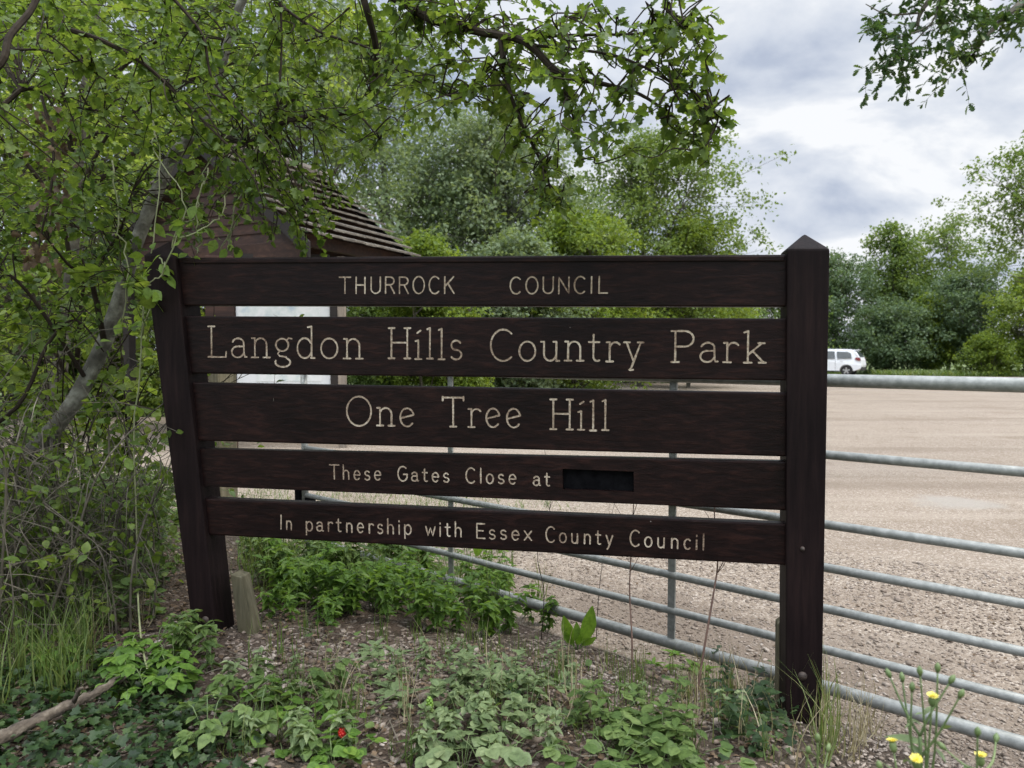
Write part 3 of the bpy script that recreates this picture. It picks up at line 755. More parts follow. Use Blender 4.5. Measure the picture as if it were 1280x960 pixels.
# ---------------------------------------------------------------- notice shelter
M['brown'] = wood_mat('red_brown_boarding', [(0.016, 0.007, 0.005), (0.032, 0.015, 0.010), (0.065, 0.034, 0.022)], 0.6, 'x', 6, 0.5, 0.3)
M['barge'] = wood_mat('dark_bargeboard', [(0.010, 0.008, 0.007), (0.022, 0.017, 0.014)], 0.6, 'x', 6, 0.3, 0.3)
M['shpost'] = wood_mat('shelter_post', [(0.13, 0.11, 0.085), (0.20, 0.175, 0.14), (0.27, 0.24, 0.20)], 0.8, 'z', 6, 0.4, 0.2)
M['tile'] = noise_mat('mossy_roof_tile', [(0.055, 0.046, 0.036), (0.12, 0.102, 0.080), (0.19, 0.168, 0.135)], 5, 9, 0.9, 0.8, 40, bdist=0.02)
M['white'] = noise_mat('white_board', [(0.50, 0.51, 0.50), (0.62, 0.62, 0.61)], 1.5, 3, 0.4, 0.0)
M['map'] = noise_mat('faded_map', [(0.54, 0.55, 0.53), (0.60, 0.60, 0.58), (0.50, 0.53, 0.50), (0.36, 0.42, 0.46)], 5.0, 4, 0.5, 0.0)
K = 1.2
AP = at(250, 165, 9.0 * K)
ang = math.radians(24); RD = V((math.sin(ang), math.cos(ang), 0)); GX = V((math.cos(ang), -math.sin(ang), 0))
apz = CAM.z + (440 - 165) / F * 9.0 * K; evz = CAM.z + 1.31 * K; HW = 1.62 * K; LEN = 2.25 * K
A0 = V((AP.x, AP.y, apz))
shel = empty('notice_shelter', (AP.x + RD.x * LEN / 2, AP.y + RD.y * LEN / 2, 0), 'brown boarded notice shelter with a mossy tiled gable roof behind the left of the sign', 'shelter')
Z = V((0, 0, 1))
def S3(x, y, z): return V((AP.x, AP.y, 0)) + GX * x + RD * y + Z * z
slope = (apz - evz) / HW
# roof: courses of overlapping tiles on each slope
for side in (1, -1):
    m = MB(); nc = 11
    for k in range(nc):
        x0, x1 = HW * k / nc, HW * (k + 1) / nc + 0.03
        z0, z1 = apz - slope * x0, apz - slope * x1 + 0.085
        y = -0.12; j = 0
        while y < LEN + 0.1:
            w_ = 0.27; y2 = min(y + w_ - 0.006, LEN + 0.12)
            dz = R.uniform(-0.006, 0.006)
            p = [S3(side * x0, y, z0 - 0.02), S3(side * x1, y, z1 + dz), S3(side * x1, y2, z1 + dz + R.uniform(-.004, .004)), S3(side * x0, y2, z0 - 0.02)]
            m.prism(p, V((0, 0, -0.028))); y += w_
    m.build('roof', M['tile'], shel)
m = MB()
for k in range(8):
    a = -0.12 + (LEN + 0.24) * k / 8; b = -0.12 + (LEN + 0.24) * (k + 1) / 8 - 0.008
    m.tube([S3(0, a, apz - 0.02), S3(0, b, apz - 0.02)], 0.09, 10)
m.build('ridge', M['tile'], shel)
# gable boarding (lapped) front and back with the tie beam below
def lapped_gable(y0):
    m = MB(); z = evz - 0.05; 
    while z < apz - 0.15:
        hw = max((apz - z - 0.07) / slope - 0.05, 0.02); hw2 = max((apz - z - 0.16 - 0.07) / slope - 0.05, 0.01)
        p = [S3(-hw, y0, z), S3(hw, y0, z), S3(hw2, y0 + 0.02, z + 0.155), S3(-hw2, y0 + 0.02, z + 0.155)]
        m.prism(p, RD * 0.02); z += 0.15
    return m
lapped_gable(0.1).build('gable', M['brown'], shel)
lapped_gable(LEN - 0.1).build('gable', M['brown'], shel)
m = MB(); m.box(S3(0, 0.07, evz - 0.17), HW * 1.86, 0.09, 0.24, (GX, RD, Z)); m.build('tie_beam', M['brown'], shel, bevel=0.01)
m = MB(); m.box(S3(0, LEN - 0.07, evz - 0.17), HW * 1.86, 0.09, 0.24, (GX, RD, Z)); m.build('tie_beam', M['brown'], shel, bevel=0.01)
for side in (1, -1):
    for y0 in (-0.10, LEN + 0.06):
        m = MB(); q = [S3(0, y0, apz - 0.05), S3(side * (HW + 0.06), y0, evz - slope * 0.06 - 0.05), S3(side * (HW + 0.06), y0, evz - slope * 0.06 - 0.27), S3(0, y0, apz - 0.27)]
        m.prism(q, RD * 0.035); m.build('bargeboard', M['barge'], shel, bevel=0.004)
    m = MB(); m.box(S3(side * HW * 0.86, LEN / 2, evz - 0.02), 0.1, LEN, 0.16, (GX, RD, Z)); m.build('wall_plate', M['brown'], shel)
    for y0 in (0.12, LEN - 0.12):
        if side == 1 and y0 < 1: continue       # that corner rests on the notice panel's own posts
        m = MB(); m.box(S3(side * HW * 0.86 if side < 0 else 0.0, y0, evz / 2 - 0.1), 0.13, 0.13, evz + 0.1, (GX, RD, Z)); m.build('leg', M['barge'] if y0 < 1 else M['shpost'], shel, bevel=0.01)
# notice panel between its own posts, under the roof
D0 = 10.6
pa, pb = at(296, 440, D0), at(413, 440, D0 + 0.1); pa.z = pb.z = 0
nd = (pb - pa).normalized(); nn = V((nd.y, -nd.x, 0))
if nn.y > 0: nn = -nn
mid = (pa + pb) / 2; W_ = (pb - pa).length
m = MB(); m.box(mid + Z * 1.68, W_, 0.03, 1.95, (nd, nn, Z)); np_ = m.build('notice_panel', M['white'], shel, bevel=0.004)
m = MB(); m.box(mid + nn * 0.0175 + Z * 2.05 - nd * 0.05, W_ * 0.86, 0.004, 0.42, (nd, nn, Z)); m.build('poster', M['map'], np_)
m = MB(); m.box(mid + nn * 0.0175 + Z * 1.3 + nd * 0.08, W_ * 0.7, 0.004, 0.7, (nd, nn, Z)); m.build('poster', M['map'], np_)
m = MB(); m.box(mid + nn * 0.012 + nd * (W_ / 2 + 0.055) + Z * 1.62, 0.1, 0.06, 2.1, (nd, nn, Z)); m.box(mid + nn * 0.012 + Z * 2.70, W_, 0.06, 0.08, (nd, nn, Z)); m.build('panel_frame', M['barge'], np_)
m = MB(); m.box(mid + nd * (W_ / 2 + 0.165) + Z * 1.34, 0.11, 0.1, 2.74, (nd, nn, Z)); m.build('leg', M['shpost'], shel, bevel=0.01)
m = MB(); m.box(mid - nd * (W_ / 2 + 0.21) + Z * 1.34, 0.40, 0.1, 2.74, (nd, nn, Z)); m.build('side_board', M['brown'], shel, bevel=0.01)

# ---------------------------------------------------------------- car
M['paint'] = noise_mat('white_car_paint', [(0.74, 0.76, 0.78), (0.80, 0.81, 0.82)], 2, 2, 0.25, 0.0)
M['glass'] = noise_mat('tinted_glass', [(0.035, 0.045, 0.05), (0.06, 0.07, 0.075)], 2, 2, 0.08, 0.0)
M['rubber'] = noise_mat('tyre_rubber', [(0.012, 0.012, 0.012), (0.03, 0.03, 0.03)], 20, 3, 0.85, 0.1)
M['alloy'] = noise_mat('alloy_rim', [(0.45, 0.46, 0.47), (0.6, 0.61, 0.62)], 5, 3, 0.35, 0.0, metal=0.6)
M['tail'] = noise_mat('tail_light', [(0.10, 0.010, 0.012), (0.22, 0.02, 0.02)], 9, 2, 0.2, 0.0)
M['trim'] = noise_mat('black_trim', [(0.015, 0.015, 0.016), (0.03, 0.03, 0.03)], 9, 2, 0.6, 0.0)
def build_car():
    rear = at(1076, 467, 43.0); rear.z = 0
    fd = V((-0.83, 0.557, 0)).normalized(); sd_ = V((-fd.y, fd.x, 0)) if V((-fd.y, fd.x, 0)).y < 0 else V((fd.y, -fd.x, 0))
    root = empty('parked_car', rear + fd * 2.0 + (-sd_) * 0.85, 'white five door hatchback parked beyond the gate near the bushes', 'car')
    O = V(root.location)
    def c3(x, y, z): return O + fd * x + sd_ * y + Z * z      # x forward from the middle, y towards the camera's side
    # side profile, front at +x
    prof = [(-1.98, 0.42), (-2.02, 0.62), (-1.98, 0.92), (-1.90, 1.10), (-1.72, 1.36), (-1.52, 1.50), (-1.0, 1.555), (-0.2, 1.56), (0.35, 1.50), (1.02, 1.06), (1.72, 0.93), (1.98, 0.76), (2.03, 0.52), (1.98, 0.30),
            (1.62, 0.27)] + [(1.28 + 0.36 * math.cos(math.radians(a)), 0.30 + 0.36 * math.sin(math.radians(a))) for a in range(0, 181, 20)] + \
           [(0.85, 0.24), (-0.85, 0.24)] + [(-1.22 + 0.36 * math.cos(math.radians(a)), 0.30 + 0.36 * math.sin(math.radians(a))) for a in range(0, 181, 20)] + [(-1.62, 0.30)]
    def hw(z): return 0.85 if z < 0.95 else 0.85 - (z - 0.95) * 0.36
    n = len(prof); vs = [c3(x, hw(z), z) for x, z in prof] + [c3(x, -hw(z), z) for x, z in prof]
    fs = [tuple(range(n)), tuple(range(2 * n - 1, n - 1, -1))] + [(i, i + n, (i + 1) % n + n, (i + 1) % n) for i in range(n)]
    m = MB(); m.add(vs, fs); body = m.build('body', M['paint'], root, bevel=0.05, segs=3, angle=25)
    for p in body.data.polygons: p.use_smooth = False
    def panel(poly, th=0.012):
        return [c3(x, hw(z) + th, z) for x, z in poly], sd_ * -0.02
    for s in (1, -1):
        for poly in ([(-1.50, 1.03), (-0.72, 1.00), (-0.66, 1.42), (-1.25, 1.40), (-1.44, 1.30)], [(-0.60, 1.00), (0.28, 0.99), (0.12, 1.40), (-0.05, 1.44), (-0.56, 1.43)], [(0.36, 0.99), (0.86, 1.0), (0.42, 1.30), (0.24, 1.37)]):
            m = MB(); q = [c3(x, s * (hw(z) + 0.008), z) for x, z in poly]; m.prism(q, sd_ * (-s * 0.03)); m.build('side_window', M['glass'], root)
        for x in (-0.63, 0.32):       # door seams with handles
            m = MB(); m.prism([c3(x, s * (hw(z) + 0.004), z) for z in (0.36, 0.97)] + [c3(x + 0.012, s * (hw(z) + 0.004), z) for z in (0.97, 0.36)], sd_ * (-s * 0.01)); d = m.build('door_seam', M['trim'], root)
        for x in (-0.95, 0.0):
            m = MB(); m.box(c3(x, s * 0.862, 0.90), 0.16, 0.03, 0.03, (fd, sd_, Z)); m.build('handle', M['paint'], root, bevel=0.008)
        m = MB(); m.prism([c3(x, s * (hw(z) + 0.01), z) for x, z in ((-2.0, 0.90), (-1.93, 1.06), (-1.72, 1.08), (-1.66, 0.99), (-1.82, 0.90))], sd_ * (-s * 0.06)); m.build('tail_light', M['tail'], root)
        m = MB(); m.box(c3(0.0, s * 0.85, 0.27), 1.7, 0.03, 0.07, (fd, sd_, Z)); m.build('sill', M['trim'], root)
        m = MB(); m.tube([c3(-1.4, s * 0.60, 1.56), c3(-0.3, s * 0.60, 1.595), c3(0.2, s * 0.6, 1.56)], 0.018, 6); m.build('roof_rail', M['trim'], root)
        for x in (-1.22, 1.28):
            m = MB(); rr = 0.31; k = 24; prof2 = [(0.19, 0.0), (0.20, 0.012), (0.285, 0.02), (0.31, 0.0), (0.31, -0.17), (0.26, -0.2)]
            vs = []; fs = []
            for a in range(k):
                th = 2 * math.pi * a / k
                for (r_, y_) in prof2: vs.append(c3(x + r_ * math.cos(th), s * (0.83 + y_), 0.31 + r_ * math.sin(th)))
            q = len(prof2)
            for a in range(k):
                for j in range(q - 1): fs.append((a * q + j, a * q + j + 1, ((a + 1) % k) * q + j + 1, ((a + 1) % k) * q + j))
            m.add(vs, fs); wh = m.build('wheel', M['rubber'], root, smooth=True)
            m = MB(); m.tube([c3(x, s * 0.80, 0.31), c3(x, s * 0.812, 0.31)], 0.19, 20)
            rim0 = m.build('rim_well', M['trim'], wh)
            m = MB()
            for a in range(5):
                th = 2 * math.pi * a / 5 + 0.3; dr = fd * math.cos(th) + Z * math.sin(th); tn = fd * -math.sin(th) + Z * math.cos(th)
                m.box(c3(x, s * 0.825, 0.31) + dr * 0.10, 0.19, 0.02, 0.075, (dr, sd_, tn))
            m.tube([c3(x, s * 0.815, 0.31), c3(x, s * 0.845, 0.31)], 0.055, 12); m.build('rim', M['alloy'], wh)
    m = MB(); m.prism([c3(-1.985, y, z) for y, z in ((-0.62, 1.06), (0.62, 1.06), (0.55, 1.36), (-0.55, 1.36))], fd * 0.2)
    vsn = m.v
    m2 = MB(); q = [c3(-1.93, -0.62, 1.10), c3(-1.93, 0.62, 1.10), c3(-1.74, 0.55, 1.40), c3(-1.74, -0.55, 1.40)]; m2.prism(q, fd * 0.03); m2.build('rear_window', M['glass'], root)
    m = MB(); q = [c3(0.98, -0.66, 1.09), c3(0.98, 0.66, 1.09), c3(0.42, 0.58, 1.47), c3(0.42, -0.58, 1.47)]; m.prism(q, fd * 0.02 + Z * 0.02); m.build('windscreen', M['glass'], root)
    m = MB(); m.box(c3(-1.99, 0, 0.42), 0.09, 1.6, 0.20, (fd, sd_, Z)); m.build('bumper', M['trim'], root, bevel=0.02)
    m = MB(); m.box(c3(-1.66, 0, 1.50), 0.22, 1.15, 0.035, (fd, sd_, Z)); m.build('spoiler', M['paint'], root, bevel=0.01)
build_car()

# ---------------------------------------------------------------- trees at a distance
def far_tree(name, label, group, cat, base, h, rx, z0, lobes, clumps, per, leaf, mat, seed, kind='tiny', clump_r=0.45, lean=(0, 0), trunk_r=0.12, stems=1, bark='bark', flat=0.7, rag=0.35, limb_vis=1.0):
    """tree grown from trunk to limbs to sprays of leaves; the crown is many small leaves round the spray ends"""
    rg = np.random.default_rng(seed); base = V(base)
    root = empty(name, base, label, cat, group)
    top = np.array([base.x + lean[0], base.y + lean[1], base.z + h])
    cz0 = base.z + z0; ch = h - z0
    wood = MB(); ends = []; L = []
    for i in range(lobes):
        t = (i + 0.5) / lobes
        zc = cz0 + ch * (0.1 + 0.78 * t)
        prof = math.sin(math.pi * min(max(0.22 + 0.70 * t, 0), 1)) ** 0.7
        a = i * 2.4 + rg.uniform(-0.5, 0.5); rad = rx * prof * rg.uniform(0.35, 0.8)
        cx = base.x + lean[0] * (zc - base.z) / h + rad * math.cos(a); cy_ = base.y + lean[1] * (zc - base.z) / h + rad * math.sin(a) * 0.85
        L.append((np.array([cx, cy_, zc]), rx * rg.uniform(0.44, 0.72) * (0.62 + 0.5 * prof)))
    L.append((top - np.array([0, 0, rx * 0.35]), rx * 0.38))
    trunk_pts = []
    for s in range(stems):
        off = rg.normal(0, 0.25 if stems > 1 else 0.02, 2)
        pts = []
        for k in range(6):
            t = k / 5; pts.append(V((base.x + lean[0] * t * 0.85 + off[0] * (0.3 + 2.2 * t) + rg.normal(0, 0.05) * t, base.y + lean[1] * t * 0.85 + off[1] * (0.3 + 2.2 * t) + rg.normal(0, 0.05) * t, base.z - 0.1 + h * 0.86 * t)))
        wood.tube(pts, [trunk_r / math.sqrt(stems) * (1 - 0.85 * k / 5) for k in range(6)], 7); trunk_pts.append(pts)
    for c, r in L:
        tp = trunk_pts[rg.integers(len(trunk_pts))]
        zz = max(min(c[2] - r * 0.9 - rg.uniform(0.1, 0.6), base.z + h * 0.8), base.z + 0.25)
        t = (zz - base.z) / (h * 0.86) * 5; i0 = int(min(max(t, 0), 4)); s0 = tp[i0].lerp(tp[i0 + 1], min(max(t - i0, 0), 1))
        e = V(c); mid_ = s0.lerp(e, 0.5) + V((0, 0, -0.08 * (e - s0).length))
        wood.tube([s0, mid_, e], [trunk_r * 0.38, trunk_r * 0.25, trunk_r * 0.08], 5)
        k = max(2, int(clumps / len(L)))
        d = unit(rg.normal(size=(k, 3))); d[:, 2] = d[:, 2] * 0.85 + 0.12
        rr = r * rg.uniform(0.35, 1.0, (k, 1)) ** 0.6 * (1 + rag * np.clip(rg.normal(size=(k, 1)), -1.2, 1.0) * 0.4)
        es = c + d * rr * np.array([1, 1, 0.9])
        es[:, 2] = np.maximum(es[:, 2], base.z + 0.12)
        for q in es:
            ends.append((q, unit((q - c)[None])[0]))
            if rg.random() < 0.7 * limb_vis: wood.tube([mid_.lerp(e, rg.uniform(0.3, 1)), V(q)], [trunk_r * 0.09, trunk_r * 0.03], 4, cap=False)
    wood.build('trunk', M[bark], root)
    E = np.array([e for e, _ in ends]); D = np.array([d for _, d in ends])
    n = len(E) * per
    idx = np.repeat(np.arange(len(E)), per)
    sc = clump_r * rg.uniform(0.55, 1.25, len(E))[idx][:, None]
    g = np.clip(rg.normal(size=(n, 3)), -1.7, 1.7) * np.array([1, 1, flat]) * 0.45
    pos = E[idx] + g * sc + D[idx] * sc * 0.2
    pos[:, 2] = np.maximum(pos[:, 2], base.z + 0.03)
    dr = unit(D[idx] * 0.5 + rg.normal(size=(n, 3)) * 0.8 + np.array([0, 0, -0.25]))
    no = unit(D[idx] * 0.35 + rg.normal(size=(n, 3)) * 0.55 + np.array([0, 0, 0.75]))
    me = leaf_mesh('crown', kind, pos, dr, no, leaf * rg.uniform(0.65, 1.3, n))
    link('crown', me, M[mat], root)
    return root

def gpt_(u, d):
    p = at(u, 480, d); return (p.x, p.y, -0.02)
def hgt(v, d): return CAM.z + (440 - v) / F * d

BG = 'trees and bushes at the far side of the car park'
T = [
    # name, label, cat, u, d, top v, half width px, z0 frac, lobes, clumps, per, leaf, mat, kind, clump_r, extra
    ('willow_tree', 'grey green bushy willow standing right of the shelter roof', 'tree', 612, 24, 150, 105, 0.15, 16, 520, 48, 0.11, 'willow', 'tiny', 0.55, dict(trunk_r=0.16, stems=3, bark='bark_grey')),
    ('ash_tree', 'tall thin pale tree rising above the shelter roof', 'tree', 505, 26, 20, 120, 0.28, 15, 380, 36, 0.12, 'willow', 'tiny', 0.7, dict(trunk_r=0.17, lean=(-1.0, 0), bark='bark_grey', rag=0.7)),
    ('feathery_tree', 'tall loose feathery tree with sky showing through, right of the willow', 'tree', 800, 30, 165, 100, 0.2, 15, 400, 40, 0.12, 'ash', 'tiny', 0.6, dict(trunk_r=0.15, lean=(0.3, 0), rag=0.6)),
    ('leafy_bush', 'bright yellow green bush in front of the feathery tree', 'bush', 715, 22, 262, 88, 0.05, 12, 330, 46, 0.10, 'lime', 'tiny', 0.42, dict(trunk_r=0.08, stems=3)),
    ('leafy_bush', 'yellowish bush at the right end of the middle trees', 'bush', 858, 29, 268, 68, 0.05, 12, 280, 40, 0.11, 'lime', 'tiny', 0.45, dict(trunk_r=0.08, stems=3, rag=0.6)),
    ('leafy_bush', 'fresh green bush just right of the shelter eaves', 'bush', 535, 17, 296, 52, 0.05, 10, 260, 44, 0.085, 'lime', 'tiny', 0.34, dict(trunk_r=0.06, stems=3)),
    ('leafy_bush', 'grey green bush below the willow', 'bush', 640, 20, 300, 70, 0.05, 11, 260, 44, 0.10, 'willow', 'tiny', 0.42, dict(trunk_r=0.07, stems=3)),
    ('leafy_bush', 'low green bush seen between the boards right of the notice panel', 'bush', 480, 19, 370, 60, 0.03, 10, 240, 44, 0.095, 'mid', 'tiny', 0.40, dict(trunk_r=0.06, stems=4)),
    ('leafy_bush', 'low dark bush seen between the boards under One Tree', 'bush', 580, 22, 372, 66, 0.03, 10, 240, 44, 0.10, 'dark', 'tiny', 0.42, dict(trunk_r=0.06, stems=4)),
    ('leafy_bush', 'low mid green bush seen between the boards under the C of Country', 'bush', 690, 26, 366, 62, 0.03, 10, 240, 40, 0.11, 'mid', 'tiny', 0.45, dict(trunk_r=0.06, stems=4)),
    ('leafy_bush', 'green bush seen between the boards left of Park', 'bush', 790, 34, 352, 62, 0.03, 10, 240, 38, 0.13, 'dark', 'tiny', 0.55, dict(trunk_r=0.06, stems=4)),
    ('leafy_bush', 'pale green bush seen between the boards above Park', 'bush', 880, 40, 345, 60, 0.03, 10, 240, 36, 0.14, 'lime', 'tiny', 0.6, dict(trunk_r=0.06, stems=4)),
    ('leafy_bush', 'green bush half hidden behind the right sign post', 'bush', 965, 47, 342, 52, 0.03, 10, 230, 34, 0.15, 'mid', 'tiny', 0.62, dict(trunk_r=0.07, stems=4)),
    # treeline on the right
    ('leafy_bush', 'blue green tree beside the right post, above the white car', 'tree', 1042, 54, 322, 50, 0.06, 12, 300, 34, 0.17, 'dark', 'tiny', 0.75, dict(trunk_r=0.12, stems=3)),
    ('ash_tree', 'tall light green ash with a narrow head, left of two in the far hedge', 'tree', 1112, 56, 286, 32, 0.30, 10, 170, 34, 0.19, 'ash', 'tiny', 0.8, dict(trunk_r=0.16, rag=0.7)),
    ('ash_tree', 'open ash with bare limbs and sky behind, above the far hedge', 'tree', 1185, 58, 274, 52, 0.42, 10, 120, 26, 0.20, 'ash', 'tiny', 0.85, dict(trunk_r=0.17, rag=1.0)),
    ('leafy_bush', 'dark rounded bush just right of the white car', 'bush', 1108, 50, 385, 42, 0.02, 11, 260, 36, 0.15, 'dark', 'tiny', 0.6, dict(trunk_r=0.08, stems=4)),
    ('leafy_bush', 'bright yellow green bush at the middle of the far hedge', 'bush', 1160, 50.5, 372, 24, 0.02, 10, 210, 36, 0.15, 'lime', 'tiny', 0.6, dict(trunk_r=0.08, stems=4)),
    ('leafy_bush', 'tall mid green bush behind the yellow green one in the far hedge', 'bush', 1140, 57, 345, 55, 0.02, 12, 300, 34, 0.17, 'mid', 'tiny', 0.75, dict(trunk_r=0.08, stems=4)),
    ('leafy_bush', 'large blue green bush right of the yellow green one in the far hedge', 'bush', 1212, 50, 340, 46, 0.02, 12, 320, 36, 0.155, 'dark', 'tiny', 0.62, dict(trunk_r=0.08, stems=4)),
    ('leafy_bush', 'low bush with pale yellow leaves at the foot of the far hedge', 'bush', 1236, 45, 418, 26, 0.02, 8, 140, 34, 0.13, 'lime', 'tiny', 0.5, dict(trunk_r=0.06, stems=4)),
    ('leafy_bush', 'yellowish green bush at the right edge of the far hedge', 'bush', 1285, 46, 335, 42, 0.02, 12, 290, 36, 0.15, 'lime', 'tiny', 0.6, dict(trunk_r=0.08, stems=4)),
    ('leafy_bush', 'dark green bush past the right edge of the far hedge', 'bush', 1365, 46, 345, 48, 0.02, 12, 260, 32, 0.16, 'dark', 'tiny', 0.62, dict(trunk_r=0.08, stems=4)),
    ('ash_tree', 'loose leaved tall tree leaning in at the right edge above the hedge', 'tree', 1312, 36, 165, 78, 0.36, 13, 210, 32, 0.15, 'ash', 'tiny', 0.62, dict(trunk_r=0.16, rag=0.9)),
    # behind the left thicket
    ('leafy_bush', 'pale sunlit tree behind the hawthorn at the far left', 'tree', 60, 13, -40, 130, 0.1, 15, 330, 44, 0.085, 'lime', 'tiny', 0.45, dict(trunk_r=0.12, stems=3, rag=0.6)),
    ('leafy_bush', 'tall green tree behind the shelter on its left', 'tree', 235, 17, -60, 120, 0.15, 15, 330, 40, 0.10, 'ash', 'tiny', 0.55, dict(trunk_r=0.15, stems=2, rag=0.6)),
    ('leafy_bush', 'pale tall tree behind the shelter ridge', 'tree', 385, 20, -10, 110, 0.2, 14, 260, 34, 0.11, 'willow', 'tiny', 0.6, dict(trunk_r=0.15, stems=2, rag=0.8)),
    ('leafy_bush', 'light green bush left of the shelter beyond the drive', 'bush', 150, 18.5, 330, 100, 0.03, 12, 320, 44, 0.095, 'lime', 'tiny', 0.42, dict(trunk_r=0.08, stems=4)),
    ('leafy_bush', 'light green bush at the far left beyond the drive', 'bush', 10, 17, 320, 110, 0.03, 12, 320, 44, 0.095, 'mid', 'tiny', 0.42, dict(trunk_r=0.08, stems=4)),
]
for i, (nm, lb, cat, u, d, vt, hpx, z0f, lobes, cl, per, lf, mt, kd, cr_, ex) in enumerate(T):
    h = hgt(vt, d); far_tree(nm, lb, BG, cat, gpt_(u, d), h, 1.18 * hpx / F * d, h * z0f, lobes, int(cl * 1.7), per, lf * 1.12, mt, 100 + i, kd, cr_, **ex)

# ---------------------------------------------------------------- near trees: hawthorn over the sign, oak bough
def smooth_path(pts, k=5):
    pts = [V(p) for p in pts]; out = []
    for i in range(len(pts) - 1):
        p0, p1, p2, p3 = pts[max(i - 1, 0)], pts[i], pts[i + 1], pts[min(i + 2, len(pts) - 1)]
        for j in range(k):
            t = j / k
            out.append(0.5 * ((2 * p1) + (p2 - p0) * t + (2 * p0 - 5 * p1 + 4 * p2 - p3) * t * t + (3 * p1 - p0 - 3 * p2 + p3) * t ** 3))
    out.append(pts[-1]); return out

class Near:
    """a tree built from limbs traced in space, with sprays of leaves on twigs"""
    def __init__(self, seed): self.w = MB(); self.tw = MB(); self.nodes = []; self.P = []; self.D = []; self.Nn = []; self.S = []; self.rg = random.Random(seed)
    def limb(self, px, r0, r1, node=True, n=8, wig=0.0, tw=False, lf=0):
        pts = smooth_path([at(*p) if len(p) == 3 and not isinstance(p, Vector) else p for p in px])
        if wig:
            for p in pts[1:-1]: p += V((self.rg.gauss(0, wig), self.rg.gauss(0, wig), self.rg.gauss(0, wig)))
        k = len(pts)
        (self.tw if tw else self.w).tube(pts, [r0 + (r1 - r0) * i / (k - 1) for i in range(k)], n)
        if node: self.nodes += pts[1:]
        if lf:
            for i in range(2, k): self.leaves(pts[i], (pts[i] - pts[i - 1]).normalized() + V((self.rg.gauss(0, .7), self.rg.gauss(0, .7), self.rg.gauss(0, .4))), lf, 0.042, 0.5)
        return pts
    def leaves(self, p, d, count, size, spread=0.5, up=0.8):
        g = self.rg
        for _ in range(count):
            dd = V(d) * 0.5 + V((g.gauss(0, spread), g.gauss(0, spread), g.gauss(-0.15, spread)))
            self.P.append(p + V((g.gauss(0, 0.008),) * 3)); self.D.append(dd); self.Nn.append((g.gauss(0, 0.45), g.gauss(0, 0.45), up)); self.S.append(size * g.uniform(0.55, 1.25))
    def spray(self, target, L=0.35, nl=16, size=0.042, droop=0.25, connect=True, conn_r=0.0020, maxd=2.5):
        """a leafy twig near target joined to the nearest limb"""
        g = self.rg; t = V(target)
        best = min(self.nodes, key=lambda q: (q - t).length_squared) if self.nodes else t
        away = t - best; dist = away.length
        d = (away.normalized() if dist > 1e-3 else V((g.gauss(0, 1), g.gauss(0, 1), 0))) * 0.9 + V((g.gauss(0, 0.4), g.gauss(0, 0.4), g.gauss(0, 0.22)))
        d.normalize(); s = t - d * L * 0.5; pts = [s]; k = 5
        for i in range(1, k + 1):
            pts.append(s + d * (L * i / k) + V((g.gauss(0, 0.012), g.gauss(0, 0.012), -droop * L * (i / k) ** 2 + g.gauss(0, 0.01))))
        if connect and dist < maxd:
            m1 = best.lerp(s, 0.5) + V((g.gauss(0, 0.03), g.gauss(0, 0.03), 0.04 + g.gauss(0, 0.03)))
            c = smooth_path([best, m1, s, pts[2], pts[4], pts[-1]], 3); kk = len(c)
            self.tw.tube(c, [conn_r * (1.6 - 1.2 * i / kk) for i in range(kk)], 4)
            for i in range(2, 8, 2): self.leaves(c[i], d + V((g.gauss(0, .6), g.gauss(0, .6), 0)), 1, size, 0.4)
        else: self.tw.tube(pts, [conn_r * (1 - 0.6 * i / k) for i in range(k + 1)], 4)
        for i in range(nl):
            u = (i + g.random()) / nl * k; j = min(int(u), k - 1); p = pts[j].lerp(pts[j + 1], u - j)
            side = d.cross(V((0, 0, 1))) * (1 if i % 2 else -1)
            self.leaves(p, d * 0.5 + side * 0.9, 1, size, 0.35)
        self.leaves(pts[-1], d, 2, size, 0.3)
    def build(self, root, kind, leafmat, bark, twigmat='twig'):
        tr = self.w.build('trunk', M[bark], root, smooth=True)
        if self.tw.v: self.tw.build('twigs', M[twigmat], tr)
        if self.P: link('crown', leaf_mesh('crown', kind, [tuple(p) for p in self.P], [tuple(p) for p in self.D], self.Nn, self.S), M[leafmat], root)

def fill(tree, poly_list, seed):
    """sprays through a volume: (polygon in photograph columns and rows, depth range, number, spray length, leaves, size)"""
    g = random.Random(seed)
    for poly, d0, d1, n, L, nl, size, droop in poly_list:
        us = [p[0] for p in poly]; vs = [p[1] for p in poly]; c = 0; tries = 0
        while c < n and tries < n * 40:
            tries += 1
            u, v = g.uniform(min(us), max(us)), g.uniform(min(vs), max(vs)); ins = False; j = len(poly) - 1
            for i in range(len(poly)):
                (xi, yi), (xj, yj) = poly[i], poly[j]
                if (yi > v) != (yj > v) and u < (xj - xi) * (v - yi) / (yj - yi) + xi: ins = not ins
                j = i
            if not ins: continue
            tree.spray(at(u, v, g.uniform(d0, d1)), L * g.uniform(0.6, 1.3), nl, size, droop); c += 1

hb = at(-110, 700, 3.3); hb.z = gzf(hb.x, hb.y)
haw = empty('hawthorn_tree', hb, 'leaning hawthorn with a lichened grey trunk arching over the sign from the left', 'tree')
H = Near(5)
hbase = V((hb.x, hb.y, hb.z - 0.1))
H.limb([hbase, at(-60, 640, 3.3), at(10, 592, 3.3), at(80, 520, 3.35), at(125, 440, 3.4), at(150, 372, 3.4), at(168, 310, 3.4), at(196, 240, 3.4), at(216, 195, 3.4), at(252, 158, 3.4)], 0.043, 0.024, n=10)
H.limb([at(252, 158, 3.4), at(280, 70, 3.5), at(320, -30, 3.5), at(420, -90, 3.2), at(540, -100, 2.8)], 0.026, 0.012)
